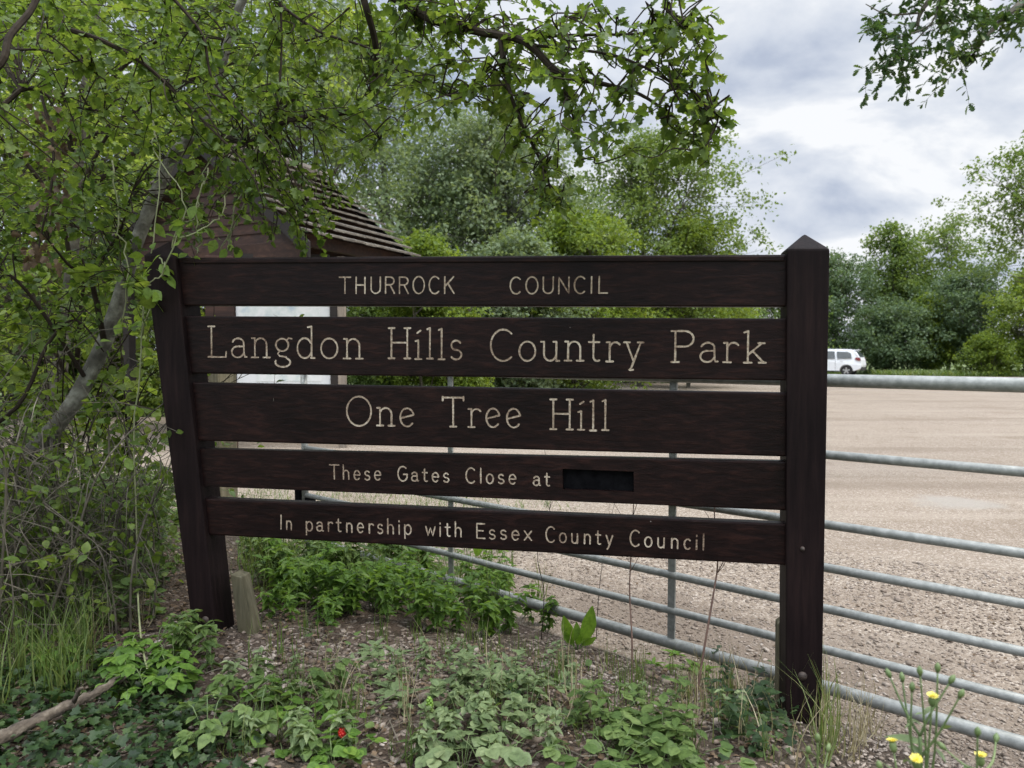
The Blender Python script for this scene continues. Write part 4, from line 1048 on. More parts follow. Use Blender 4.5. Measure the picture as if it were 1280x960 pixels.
# limbs arching over the sign
H.limb([at(330, -60, 3.0), at(420, -40, 2.8), at(500, 0, 2.6), at(540, 24, 2.5), at(600, 40, 2.4), at(655, 52, 2.3), at(700, 92, 2.25), at(750, 104, 2.2), at(800, 118, 2.15), at(840, 145, 2.1)], 0.022, 0.003, tw=True, lf=1)
H.limb([at(640, 47, 2.35), at(720, 44, 2.2), at(800, 42, 2.1), at(855, 32, 2.05)], 0.006, 0.002, n=6, tw=True, lf=2)
H.limb([at(660, 56, 2.3), at(770, 70, 2.15), at(850, 110, 2.05), at(905, 150, 2.0)], 0.005, 0.002, n=6, tw=True, lf=2)
H.limb([at(625, 45, 2.35), at(632, 95, 2.35), at(650, 150, 2.35), at(680, 210, 2.4), at(692, 255, 2.4)], 0.008, 0.003, n=6, tw=True, lf=1)
H.limb([at(700, 92, 2.25), at(715, 140, 2.25), at(725, 200, 2.3)], 0.005, 0.002, n=6, tw=True, lf=2)
H.limb([at(310, 180, 3.1), at(350, 155, 3.05), at(400, 143, 3.0), at(440, 138, 2.95), at(465, 108, 2.9), at(470, 60, 2.8), at(455, 0, 2.7), at(440, -60, 2.8)], 0.010, 0.013, n=7, tw=True)
H.limb([at(252, 158, 3.4), at(285, 172, 3.25), at(310, 180, 3.1)], 0.018, 0.010, n=7, tw=True)
H.limb([at(440, 138, 2.95), at(455, 150, 2.9), at(475, 175, 2.85)], 0.006, 0.002, n=6, tw=True, lf=2)
H.limb([at(348, 5, 2.8), at(400, 40, 2.75), at(460, 60, 2.7), at(500, 90, 2.65), at(560, 120, 2.6)], 0.006, 0.002, n=6, tw=True, lf=2)
H.limb([at(200, -20, 2.6), at(240, 25, 2.6), at(255, 50, 2.6), at(266, 100, 2.6), at(300, 140, 2.6), at(345, 185, 2.6), at(375, 240, 2.6)], 0.007, 0.002, n=6, tw=True, lf=2)
H.limb([at(90, 38, 2.5), at(130, 52, 2.5), at(180, 80, 2.55), at(225, 122, 2.6), at(255, 152, 2.6), at(310, 210, 2.6), at(330, 260, 2.6)], 0.009, 0.002, n=6, tw=True, lf=2)
H.limb([at(350, -20, 2.7), at(352, 60, 2.7), at(348, 120, 2.7), at(340, 165, 2.7)], 0.005, 0.003, n=6, tw=True, lf=1)
H.limb([at(-60, 130, 2.3), at(0, 80, 2.35), at(12, 45, 2.4), at(40, 10, 2.5), at(60, -40, 2.6)], 0.012, 0.010, n=7, tw=True)
H.limb([at(-60, 60, 2.5), at(20, 62, 2.6), at(60, 64, 2.6), at(110, 85, 2.6)], 0.006, 0.002, n=6, tw=True, lf=2)
H.limb([at(130, 425, 3.35), at(112, 345, 3.2), at(90, 335, 3.1), at(60, 300, 3.0)], 0.014, 0.003, n=6, tw=True, lf=1)
H.limb([at(112, 345, 3.2), at(135, 312, 3.1), at(150, 290, 3.0), at(165, 240, 3.0)], 0.010, 0.003, n=6, tw=True, lf=1)
H.limb([at(25, 113, 2.9), at(45, 112, 2.9), at(80, 130, 2.9), at(130, 140, 2.9)], 0.008, 0.003, n=6, tw=True, lf=1)
H.limb([at(-40, 170, 2.8), at(25, 113, 2.9)], 0.012, 0.008, n=6, tw=True)
H.limb([at(105, 470, 3.35), at(60, 400, 3.2), at(20, 350, 3.1), at(-30, 320, 3.0)], 0.010, 0.004, n=6, tw=True)
H.limb([at(-60, 560, 3.0), at(20, 510, 3.0), at(60, 430, 3.0), at(95, 400, 3.0), at(130, 440, 3.0)], 0.010, 0.003, n=6, tw=True, lf=1)
fill(H, [
    ([(690, 10), (860, 5), (885, 60), (860, 130), (905, 120), (905, 165), (860, 190), (740, 190), (690, 120)], 1.95, 2.3, 42, 0.17, 10, 0.035, 0.2),
    ([(860, 110), (905, 125), (910, 160), (885, 180), (850, 170)], 1.95, 2.1, 10, 0.12, 9, 0.035, 0.2),
    ([(800, 0), (885, 15), (890, 100), (830, 90)], 1.95, 2.15, 12, 0.14, 9, 0.037, 0.2),
    ([(480, -10), (700, -10), (700, 160), (600, 150), (480, 110)], 2.3, 2.8, 62, 0.24, 14, 0.038, 0.25),
    ([(600, 130), (690, 130), (715, 280), (680, 275), (640, 200)], 2.3, 2.5, 17, 0.18, 10, 0.034, 0.4),
    ([(330, -10), (500, -10), (520, 110), (470, 200), (400, 205), (330, 190)], 2.6, 3.4, 66, 0.26, 17, 0.038, 0.25),
    ([(150, -10), (340, -10), (340, 190), (290, 200), (200, 190), (150, 150)], 2.6, 3.8, 76, 0.28, 18, 0.040, 0.25),
    ([(-20, -10), (160, -10), (160, 240), (-20, 330)], 2.5, 3.8, 80, 0.30, 18, 0.040, 0.25),
    ([(-20, 230), (170, 200), (165, 330), (110, 420), (-20, 450)], 2.9, 3.8, 50, 0.28, 16, 0.040, 0.3),
    ([(210, 200), (400, 200), (420, 290), (380, 300), (260, 255), (215, 300)], 2.8, 3.2, 52, 0.20, 13, 0.034, 0.35),
], 21)
H.build(haw, 'haw', 'haw', 'bark_grey')

hb2 = V((-3.5, 5.7, 0.0)); haw2 = empty('hawthorn_tree', hb2, 'second hawthorn standing behind the leaning one, its crown filling the upper left', 'tree')
H2 = Near(15)
H2.limb([hb2 + V((0, 0, -.1)), hb2 + V((0.05, 0, 1.0)), hb2 + V((0.15, 0.05, 2.0)), hb2 + V((0.3, 0, 3.2)), hb2 + V((0.5, 0, 4.4))], 0.07, 0.02, n=10)
for (u, v, d) in ((60, 40, 5.2), (60, 220, 5.2), (160, 140, 5.4), (260, 20, 5.4), (330, 120, 5.4), (20, 380, 5.2), (420, 40, 5.2), (-60, 130, 5.0), (110, 330, 5.0)):
    e = at(u, v, d); s0 = hb2 + V((0.2, 0, max(0.8, min(e.z - 0.7, 3.6)))); H2.limb([s0, s0.lerp(e, .5) + V((0, 0, .12)), e], 0.022, 0.005, n=6, tw=True)
fill(H2, [
    ([(-60, -40), (460, -40), (470, 80), (380, 150), (200, 170), (-60, 260)], 4.6, 6.2, 165, 0.45, 24, 0.044, 0.25),
    ([(-60, 230), (190, 190), (180, 330), (120, 440), (-60, 480)], 4.6, 5.8, 70, 0.42, 22, 0.044, 0.3),
], 22)
H2.build(haw2, 'haw', 'haw_backlit', 'bark')

ob = V((8.6, 8.2, 0)); oak = empty('oak_tree', ob, 'oak whose leafy bough hangs into the sky at the upper right corner', 'tree')
K_ = Near(9)
K_.limb([ob + V((0, 0, -0.1)), ob + V((0.05, 0, 1.5)), ob + V((-0.1, 0.1, 3.2)), ob + V((-0.2, 0.1, 5.2)), ob + V((-0.1, 0.2, 7.5))], 0.24, 0.08, n=12)
K_.limb([ob + V((-0.15, 0.1, 4.0)), at(1420, -60, 7.6), at(1330, -40, 7.3), at(1275, 5, 7.0), at(1240, 38, 6.9), at(1215, 70, 6.8)], 0.07, 0.008)
K_.limb([ob + V((-0.2, 0.1, 4.8)), at(1380, -140, 7.4), at(1260, -60, 7.0), at(1175, -10, 6.8), at(1150, 18, 6.8), at(1148, 40, 6.8)], 0.06, 0.008)
K_.limb([at(1150, 16, 6.8), at(1110, 18, 6.7), at(1082, 5, 6.7)], 0.010, 0.004, n=6)
K_.limb([at(1175, -10, 6.8), at(1165, 28, 6.75), at(1130, 45, 6.7), at(1100, 52, 6.7)], 0.010, 0.003, n=6)
K_.limb([at(1165, 28, 6.75), at(1125, 70, 6.7), at(1090, 88, 6.7)], 0.008, 0.003, n=6)
K_.limb([at(1330, -40, 7.3), at(1280, 20, 7.1), at(1290, 40, 7.0)], 0.012, 0.004, n=6)
fill(K_, [
    ([(1085, 20), (1150, 0), (1160, 90), (1120, 105), (1078, 105), (1090, 60)], 6.5, 7.0, 24, 0.42, 15, 0.075, 0.2),
    ([(1130, -20), (1280, -20), (1270, 40), (1180, 40)], 6.6, 7.3, 30, 0.5, 16, 0.078, 0.15),
    ([(1185, 45), (1225, 45), (1230, 80), (1190, 105), (1165, 95)], 6.6, 7.0, 12, 0.40, 15, 0.075, 0.2),
    ([(1225, 10), (1300, 10), (1300, 50), (1245, 45)], 6.8, 7.2, 7, 0.4, 14, 0.085, 0.2),
    ([(1280, -260), (1600, -260), (1640, 0), (1500, 60), (1300, -20)], 7.0, 9.0, 60, 0.6, 18, 0.085, 0.15),
], 33)
K_.build(oak, 'oak', 'oak', 'bark')

# thicket of thorny stems at the left
def thicket(name, label, cells, seed, nst, hgt_rng, leafn, leafsize, leafmat, kind, stem_r=(0.003, 0.008), wood='twig_grey', bend=0.5, leaf_from=0.25):
    g = random.Random(seed)
    tr = Near(seed)
    c0 = cells[0]; root = empty(name, (c0[0], c0[1], gzf(c0[0], c0[1])), label, 'shrub')
    for cx, cy_, rad in cells:
        for _ in range(nst):
            a = g.uniform(0, 6.28); r = rad * math.sqrt(g.random()); x, y = cx + r * math.cos(a), cy_ + r * math.sin(a)
            b = V((x, y, gzf(x, y) - 0.03)); hh = g.uniform(*hgt_rng); dx, dy = g.gauss(0, bend) * hh * 0.5, g.gauss(0, bend) * hh * 0.5
            pts = smooth_path([b, b + V((dx * 0.2 + g.gauss(0, .04), dy * 0.2 + g.gauss(0, .04), hh * 0.35)), b + V((dx * 0.6 + g.gauss(0, .06), dy * 0.6 + g.gauss(0, .06), hh * 0.72)), b + V((dx * 1.3, dy * 1.3, hh * g.uniform(0.75, 1.0)))], 4)
            r0 = g.uniform(*stem_r); k = len(pts)
            tr.w.tube(pts, [r0 * (1 - 0.8 * i / (k - 1)) for i in range(k)], 5)
            for i in range(2, k - 1):
                if g.random() < 0.75:
                    d = V((g.gauss(0, 1), g.gauss(0, 1), g.gauss(0.2, 0.6))).normalized(); L = g.uniform(0.12, 0.42); q = pts[i] + d * L * 0.5 + V((0, 0, g.gauss(0, 0.03))); e = pts[i] + d * L + V((0, 0, -0.05))
                    tr.tw.tube([pts[i], q, e], [r0 * 0.4, r0 * 0.3, r0 * 0.15], 4)
                    if i / k > leaf_from * g.uniform(0.6, 1.4):
                        for j in range(leafn):
                            t = g.uniform(0.2, 1); p = pts[i].lerp(e, t); tr.leaves(p, d, 1, leafsize, 0.6)
    tr.build(root, kind, leafmat, wood, wood); return root
def xy(u, d): p = at(u, 480, d); return p.x, p.y
thicket('thorn_shrub', 'tangled bare stemmed thorn thicket at the left edge of the bank', [(*xy(-20, 2.75), 0.35), (*xy(70, 2.9), 0.32), (*xy(120, 3.2), 0.3), (*xy(20, 3.4), 0.45), (*xy(-110, 2.8), 0.4)], 41, 28, (0.4, 1.25), 4, 0.036, 'haw', 'ovate', (0.0025, 0.007), 'twig_mix')
thicket('leafy_shrub', 'green leaved shrub between the thorn thicket and left sign post', [(*xy(150, 3.7), 0.3), (*xy(85, 4.2), 0.4), (*xy(10, 4.5), 0.6)], 42, 14, (0.3, 0.75), 7, 0.045, 'weed', 'ovate', (0.002, 0.005), 'stem')
thicket('leafy_shrub', 'broad leaved shrub under the hawthorn trunk at the left edge', [(*xy(40, 3.7), 0.4), (*xy(-60, 3.9), 0.5), (*xy(100, 3.9), 0.3)], 43, 15, (0.9, 1.9), 7, 0.052, 'haw_backlit', 'round', (0.003, 0.007), 'twig')

# pale climbing vine round the left post and trunk
vb = at(165, 640, 3.0); vb = V((vb.x, vb.y, gzf(vb.x, vb.y)))
vine = empty('climbing_vine', vb, 'pale green climbing vine trailing round the top of the left sign post', 'vine')
vn = Near(51)
for px in ([vb, at(170, 520, 2.95), at(180, 400, 2.9), at(190, 300, 2.85), at(200, 200, 2.9), at(180, 120, 2.9)],
           [at(178, 420, 2.9), at(215, 310, 2.82), at(245, 265, 2.9), at(255, 215, 2.95), at(290, 160, 3.0)],
           [at(215, 310, 2.82), at(228, 250, 2.85), at(195, 190, 2.9), at(190, 120, 2.9)],
           [at(275, 318, 2.98), at(300, 250, 3.0), at(315, 205, 3.05), at(330, 150, 3.0)],
           [at(282, 318, 3.0), at(306, 250, 3.02), at(318, 210, 3.05)],
           [at(260, 210, 2.9), at(245, 270, 2.85), at(250, 300, 2.85), at(246, 318, 2.85)],
           [at(199, 322, 2.77), at(205, 335, 2.76), at(190, 350, 2.76), at(184, 360, 2.76)],
           [at(140, 200, 2.9), at(150, 280, 2.9), at(160, 340, 2.9), at(150, 420, 2.95)],
           [at(225, 300, 2.8), at(255, 285, 2.8), at(275, 270, 2.85), at(285, 240, 2.9)]):
    vn.limb(px, 0.0032, 0.0022, n=5, wig=0.006)
g_ = random.Random(3)
for _ in range(120):
    q = g_.choice(vn.nodes); vn.leaves(q + V((g_.gauss(0, .03), g_.gauss(0, .03), g_.gauss(0, .03))), V((g_.gauss(0, 1), g_.gauss(0, 1), -0.5)), 1, 0.048, 0.5, 0.6)
vn.leaves(at(184, 358, 2.74), V((0.3, -0.2, -0.8)), 1, 0.045, 0.1, 0.4)
vn.build(vine, 'ovate', 'vine', 'stem_pale')
# broken pale branch stub hanging under the bough, and a clump of withered leaves
bs = MB(); bs.tube([at(296, 222, 3.1), at(308, 205, 3.1), at(322, 190, 3.08)], [0.020, 0.027, 0.018], 9)
M['deadwood'] = noise_mat('pale_dead_wood', [(0.050, 0.038, 0.026), (0.125, 0.100, 0.074), (0.245, 0.21, 0.165)], 16, 8, 0.85, 0.6, 30, (1, 1, 0.4))
o = bs.build('broken_branch', M['deadwood'], smooth=True); tag(o, 'short pale broken branch stub caught below the hawthorn bough', 'branch')
wl_ = Near(61); wr = empty('withered_branch', at(62, 230, 2.75), 'hanging dead branch with a clump of withered brown leaves at far left', 'branch')
wl_.limb([at(52, 120, 2.85), at(66, 180, 2.8), at(64, 235, 2.75), at(50, 300, 2.72), at(48, 325, 2.7)], 0.006, 0.003, n=6)
for q in list(wl_.nodes):
    for _ in range(6): wl_.leaves(q + V((g_.gauss(0, .035), g_.gauss(0, .035), g_.gauss(0, .03))), V((g_.gauss(0, .6), g_.gauss(0, .6), -1)), 1, 0.036, 0.4, 0.3)
wl_.build(wr, 'haw', 'litter', 'twig')

# ---------------------------------------------------------------- plants on the bank
def plant(kind, seed):
    """one weed at the origin: (stem mesh, leaf mesh)"""
    g = random.Random(seed); T_ = Near(seed)
    if kind == 'nettle':
        h = g.uniform(0.20, 0.36); ns = g.choice((2, 3))
        for s in range(ns):
            a = g.uniform(0, 6.28); ln = g.uniform(0.02, 0.10)
            pts = smooth_path([V((g.gauss(0, .02), g.gauss(0, .02), -0.02)), V((math.cos(a) * ln * 0.3, math.sin(a) * ln * 0.3, h * 0.5)), V((math.cos(a) * ln, math.sin(a) * ln, h * g.uniform(.8, 1)))], 4)
            T_.w.tube(pts, [0.0024 * (1 - 0.5 * i / (len(pts) - 1)) for i in range(len(pts))], 5)
            for i in range(2, len(pts)):
                for q in range(2):
                    b = i * 1.57 + q * 3.14 + g.gauss(0, .3); sz = 0.07 * (0.65 + 0.6 * math.sin(math.pi * i / len(pts))) * g.uniform(.8, 1.15)
                    T_.P.append(pts[i]); T_.D.append((math.cos(b), math.sin(b), g.uniform(-0.35, 0.25))); T_.Nn.append((g.gauss(0, .2), g.gauss(0, .2), 1)); T_.S.append(sz)
        return T_, 'nettle'
    if kind == 'bramble':                       # low arching stems with leaves in threes
        for s in range(g.choice((3, 4, 5))):
            a = g.uniform(0, 6.28); ln = g.uniform(0.08, 0.22); h = g.uniform(0.06, 0.15)
            pts = smooth_path([V((0, 0, -0.02)), V((math.cos(a) * ln * .5, math.sin(a) * ln * .5, h)), V((math.cos(a) * ln, math.sin(a) * ln, h * 0.75))], 4)
            T_.w.tube(pts, 0.0018, 5)
            for i in range(3, len(pts), 2):
                b0 = a + g.gauss(0, .5)
                for q in (-0.9, 0, 0.9):
                    T_.P.append(pts[i]); T_.D.append((math.cos(b0 + q), math.sin(b0 + q), g.uniform(-.3, .2))); T_.Nn.append((g.gauss(0, .2), g.gauss(0, .2), 1)); T_.S.append(g.uniform(.038, .062))
        return T_, 'ovate'
    if kind == 'round':                          # ground elder / soft round leaves on thin stalks
        for s in range(g.choice((6, 8, 10))):
            a = g.uniform(0, 6.28); ln = g.uniform(0.03, 0.14); h = g.uniform(0.04, 0.13)
            e = V((math.cos(a) * ln, math.sin(a) * ln, h)); T_.w.tube([V((0, 0, -0.02)), e * 0.6 + V((0, 0, 0.02)), e], 0.0013, 4)
            for q in (-0.8, 0, 0.8) if g.random() < .6 else (0,):
                T_.P.append(e); T_.D.append((math.cos(a + q), math.sin(a + q), g.uniform(-.3, .1))); T_.Nn.append((g.gauss(0, .2), g.gauss(0, .2), 1)); T_.S.append(g.uniform(.032, .055))
        return T_, 'round'
    if kind == 'rosette':
        for s in range(g.choice((6, 8, 9))):
            a = s * 2.4 + g.gauss(0, .3); el = g.uniform(0.1, 0.7); L = g.uniform(0.07, 0.13)
            T_.w.tube([V((0, 0, -0.01)), V((math.cos(a) * .012, math.sin(a) * .012, 0.01))], 0.002, 4)
            T_.P.append(V((0, 0, 0.005))); T_.D.append((math.cos(a), math.sin(a), el)); T_.Nn.append((-math.cos(a) * el, -math.sin(a) * el, 1)); T_.S.append(L)
        return T_, 'lance'
    if kind == 'upright':                        # leafy shoot
        h = g.uniform(0.10, 0.2)
        pts = smooth_path([V((0, 0, -0.02)), V((g.gauss(0, .01), g.gauss(0, .01), h * .5)), V((g.gauss(0, .03), g.gauss(0, .03), h))], 4); T_.w.tube(pts, 0.0018, 5)
        for i in range(1, len(pts)):
            for q in range(2):
                b = i * 2.0 + q * 3.14; T_.P.append(pts[i]); T_.D.append((math.cos(b), math.sin(b), g.uniform(0, .7))); T_.Nn.append((g.gauss(0, .2), g.gauss(0, .2), 1)); T_.S.append(g.uniform(.035, .06))
        return T_, 'ovate'

PROTO = {}
def proto(kind, var, mat):
    key = (kind, var, mat)
    if key not in PROTO:
        T_, lk = plant(kind, hash((kind, var)) % 1000 if False else sum(map(ord, kind)) * 7 + var * 13)
        stem = T_.w.mesh('stem', smooth=True); stem.materials.append(M['stem'])
        lm = leaf_mesh('leaves', lk, [tuple(p) for p in T_.P], [tuple(p) for p in T_.D], T_.Nn, T_.S); lm.materials.append(M[mat])
        PROTO[key] = (stem, lm)
    return PROTO[key]

PG = random.Random(77)
def put(kind, mat, p, scale, name, label, group):
    stem, lm = proto(kind, PG.randrange(5), mat)
    r = empty(name, (p.x, p.y, max(gzf(p.x, p.y), 0) - 0.005), label, 'plant', group, PG.uniform(0, 6.28)); r.scale = (scale,) * 3
    for nm, me in (('stem', stem), ('leaves', lm)):
        o = bpy.data.objects.new(nm, me); COL.objects.link(o); o.parent = r
    return r

def scatter(kind, mat, poly, n, name, label, group, s=(0.8, 1.2)):
    us = [p[0] for p in poly]; vs = [p[1] for p in poly]; c = 0; t = 0
    while c < n and t < 5000:
        t += 1; u, v = PG.uniform(min(us), max(us)), PG.uniform(min(vs), max(vs)); ins = False; j = len(poly) - 1
        for i in range(len(poly)):
            (xi, yi), (xj, yj) = poly[i], poly[j]
            if (yi > v) != (yj > v) and u < (xj - xi) * (v - yi) / (yj - yi) + xi: ins = not ins
            j = i
        if not ins: continue
        put(kind, mat, ground_hit(u, v), PG.uniform(*s), name, label, group); c += 1

scatter('nettle', 'nettle', [(330, 740), (350, 700), (450, 700), (560, 710), (640, 745), (690, 790), (640, 800), (520, 790), (400, 790), (330, 775)], 125, 'nettle', 'leafy green nettle in the dense patch behind the lowest board', 'nettles in the patch behind the sign', (0.4, 0.75))
scatter('nettle', 'weed', [(300, 700), (340, 680), (480, 690), (520, 720), (330, 740)], 34, 'nettle', 'tall pale nettle at the back of the patch near the gate', 'nettles at the back of the patch', (0.6, 0.85))
scatter('round', 'weed', [(690, 915), (760, 890), (870, 905), (890, 965), (860, 1010), (690, 1000)], 20, 'round_leaf_weed', 'bright round leaved weed in the clump at the bottom centre right', 'bright round leaved weeds at the bottom', (0.65, 0.95))
scatter('upright', 'weed', [(720, 900), (800, 895), (860, 920), (850, 960), (730, 960)], 10, 'leafy_weed', 'upright leafy shoot among the bright round leaved weeds', 'upright shoots at the bottom', (0.6, 0.9))
scatter('bramble', 'weed', [(230, 860), (420, 840), (440, 900), (380, 960), (250, 960)], 10, 'bramble_plant', 'low bramble with leaves in threes in front of the left sign post', 'brambles in front of the left post', (0.55, 0.8))
scatter('round', 'nettle', [(320, 900), (430, 890), (450, 960), (330, 990)], 9, 'round_leaf_weed', 'small dark round leaved weed on soil near the red berries', 'dark round leaved weeds near the berries', (0.6, 0.85))
scatter('nettle', 'weed', [(210, 800), (300, 815), (300, 840), (200, 850)], 4, 'nettle', 'soft leaved nettle hanging at the foot of the left sign post', 'nettles at the foot of the left post', (0.45, 0.6))
scatter('upright', 'weed_pale', [(440, 820), (700, 820), (720, 880), (640, 930), (450, 900)], 30, 'leafy_weed', 'small pale leafy weed on the bare soil below the sign', 'small pale weeds on the bare soil', (0.4, 0.75))
scatter('rosette', 'weed_pale', [(430, 810), (720, 830), (700, 900), (450, 890)], 18, 'rosette_weed', 'small pale rosette weed on the bare soil below the sign', 'rosette weeds on the bare soil', (0.6, 0.9))
scatter('bramble', 'weed_pale', [(560, 850), (700, 860), (690, 930), (580, 960)], 9, 'bramble_plant', 'pale green weed spreading over soil in the middle of the bank', 'pale weeds in the middle of the bank', (0.45, 0.7))
scatter('round', 'weed_pale', [(540, 920), (640, 920), (640, 980), (540, 980)], 6, 'round_leaf_weed', 'light green round leaved weed at the bottom edge below the soil', 'light round leaved weeds at the bottom edge', (0.7, 1.0))
scatter('rosette', 'dock', [(800, 800), (880, 830), (890, 870), (800, 850)], 7, 'rosette_weed', 'small bright weed beside the bottom rail of the gate', 'small bright weeds beside the gate rail', (0.6, 0.9))
scatter('upright', 'ivy', [(880, 850), (980, 870), (970, 960), (880, 960)], 12, 'leafy_weed', 'dull green weed beside the foot of the right sign post', 'dull weeds beside the right post', (0.6, 0.9))
scatter('bramble', 'nettle', [(60, 830), (230, 820), (240, 870), (160, 900), (60, 870)], 14, 'bramble_plant', 'dark bramble in the shade left of the left sign post', 'brambles in the shade at the left', (0.6, 0.9))
scatter('upright', 'weed', [(20, 720), (220, 690), (230, 790), (30, 800)], 26, 'leafy_weed', 'green leafy weed growing among thorn stems at the left', 'weeds among the thorn stems', (0.8, 1.4))
scatter('nettle', 'weed', [(120, 620), (215, 600), (230, 720), (130, 720)], 20, 'nettle', 'green nettle left of the left sign post near the drive', 'nettles left of the left post', (0.8, 1.3))

scatter('nettle', 'weed_pale', [(420, 830), (900, 850), (960, 960), (250, 960), (260, 870)], 26, 'nettle', 'small pale nettle seedling scattered over the front of the bank', 'nettle seedlings over the front of the bank', (0.22, 0.45))
scatter('upright', 'nettle', [(300, 690), (560, 700), (660, 760), (600, 790), (340, 770)], 26, 'leafy_weed', 'thin leafy shoot growing up through the nettle patch', 'shoots in the nettle patch', (0.9, 1.5))

# dock with upright leaves
dk = ground_hit(722, 812); dock = empty('dock_plant', dk, 'bright green dock with two tall upright leaves by the gate rail', 'plant')
T_ = Near(3)
for a, L, el in ((0.1, 0.165, 3.5), (2.9, 0.125, 2.8), (1.6, 0.09, 1.4), (-0.6, 0.07, 0.5), (3.8, 0.08, 1.0), (4.8, 0.06, 0.6)):
    b = V((math.cos(a) * .012, math.sin(a) * .012 * .3, 0)) + dk; T_.w.tube([b, b + V((math.cos(a) * .01, 0, 0.03))], 0.003, 5)
    T_.P.append(b + V((math.cos(a) * .008, 0, 0.02))); T_.D.append((math.cos(a), 0.3 * math.sin(a), el)); T_.Nn.append((math.cos(a) * .3, -1.0, 0.2)); T_.S.append(L)
T_.w.build('stem', M['stem'], dock); link('leaves', leaf_mesh('leaves', row_leaf([0.05, 0.13, 0.19, 0.2, 0.13, 0.02], 0.3, 0.08), [tuple(p) for p in T_.P], T_.D, T_.Nn, T_.S), M['dock'], dock)
dk = ground_hit(596, 705) ; T_ = Near(4); dk2 = empty('dock_plant', dk, 'single broad dock leaf standing above the nettle patch', 'plant')
T_.w.tube([dk, dk + V((0, 0, 0.06))], 0.003, 5); T_.w.build('stem', M['stem'], dk2)
link('leaves', leaf_mesh('leaves', row_leaf([0.05, 0.2, 0.26, 0.24, 0.15, 0.02], 0.2, 0.1), [tuple(dk + V((0, 0, .05)))], [(0.15, 0, 1)], [(0.1, -1, 0.2)], [0.12]), M['dock'], dk2)

# arum berries
M['berry_red'] = noise_mat('red_berry', [(0.50, 0.012, 0.012), (0.62, 0.03, 0.02)], 30, 2, 0.25, 0.0)
M['berry_green'] = noise_mat('green_berry', [(0.10, 0.20, 0.02), (0.17, 0.27, 0.04)], 30, 2, 0.3, 0.0)
def arum(u, v, h, mat, label, n=22, rr=0.0048, hgt0=0.03):
    p = ground_hit(u, v); root = empty('arum_plant', p, label, 'plant'); m = MB(); m.tube([p - V((0, 0, .01)), p + V((0.002, 0, h))], 0.003, 7); m.build('stem', M['stem'], root)
    bm = bmesh.new(); g = random.Random(int(u))
    for i in range(n):
        t = i / n; a = i * 2.4; q = p + V((math.cos(a) * 0.008 * math.sin(math.pi * (0.15 + 0.8 * t)), math.sin(a) * 0.008 * math.sin(math.pi * (0.15 + 0.8 * t)), h + hgt0 * t))
        bmesh.ops.create_icosphere(bm, subdivisions=2, radius=rr * g.uniform(.8, 1.1), matrix=Matrix.Translation(q))
    me = bpy.data.meshes.new('berries'); bm.to_mesh(me); bm.free(); me.polygons.foreach_set('use_smooth', [True] * len(me.polygons)); link('berries', me, M[mat], root)
arum(428, 945, 0.055, 'berry_red', 'short arum stem topped by a cluster of bright red berries', 20, 0.0055, 0.020)
arum(537, 905, 0.045, 'berry_green', 'arum stalk with a head of green berries on the bare soil', 26, 0.0045, 0.035)

# dry stalks behind the sign
def stalk(base_uv, pts_px, d, label, mat, r=0.003, twigs=5, seed=1):
    b = ground_hit(*base_uv); g = random.Random(seed); root = empty('dead_stalk', b, label, 'stalk'); m = MB()
    dd = (b - CAM).dot(FWD)
    pts = smooth_path([b - V((0, 0, .02))] + [at(u, v, dd + k * 0.03) for k, (u, v) in enumerate(pts_px)], 4)
    k = len(pts); m.tube(pts, [r * (1 - 0.65 * i / (k - 1)) for i in range(k)], 6)
    for _ in range(twigs):
        i = g.randrange(k // 2, k); q = pts[i]; e = q + V((g.gauss(0, .05), g.gauss(0, .03), g.uniform(.04, .11))); m.tube([q, q.lerp(e, .5) + V((g.gauss(0, .008), 0, 0)), e], [r * .4, r * .35, r * .2], 4)
    m.build('stem', M[mat], root, smooth=True); return root
stalk((790, 862), [(790, 800), (787, 740), (789, 690), (792, 630), (796, 575)], 0, 'thin reddish dead stalk standing before the gate near its middle upright', 'stem_red', 0.0036, 6, 1)
stalk((868, 880), [(882, 800), (893, 735), (897, 700), (893, 640), (900, 575)], 0, 'brown dead stalk nearest the right post, leaning right', 'stem_red', 0.0042, 8, 2)
stalk((676, 800), [(680, 740), (672, 690), (690, 620), (680, 560)], 0, 'wispy dark stalk rising from the edge of the nettle patch', 'twig', 0.0022, 8, 3)
stalk((745, 800), [(748, 750), (755, 690), (770, 620)], 0, 'wispy dark stalk right of the dock', 'twig', 0.002, 6, 4)

M['oldwood'] = noise_mat('weathered_branch', [(0.022, 0.016, 0.011), (0.085, 0.066, 0.047), (0.19, 0.16, 0.122)], 38, 9, 0.9, 1.0, 70, (1, 0.45, 1), bdist=0.008)
# fallen branch at lower left
a0, a1 = ground_hit(-60, 985), ground_hit(160, 878)
lg = MB(); lp_ = [a0 + V((0, 0, .05)), a0.lerp(a1, .35) + V((0, 0.01, .07)), a0.lerp(a1, .7) + V((0, -0.005, .075)), a1 + V((0, 0, .085))]
lp_ = smooth_path(lp_, 14); k = len(lp_); gg = random.Random(4)
for p in lp_: p += V((gg.gauss(0, .0022), gg.gauss(0, .0022), gg.gauss(0, .0022)))
lg.tube(lp_, [(0.021 - 0.012 * i / (k - 1)) * gg.uniform(.84, 1.14) for i in range(k)], 12)
q = lp_[26]; lg.tube([q, q + V((0.03, -0.02, 0.05)), q + V((0.045, -0.03, 0.06))], [0.008, 0.006, 0.004], 6)
o = lg.build('fallen_branch', M['oldwood'], smooth=True); tag(o, 'bare grey fallen branch lying on ivy at the lower left corner', 'branch')
b0, b1 = ground_hit(165, 800), ground_hit(193, 884)
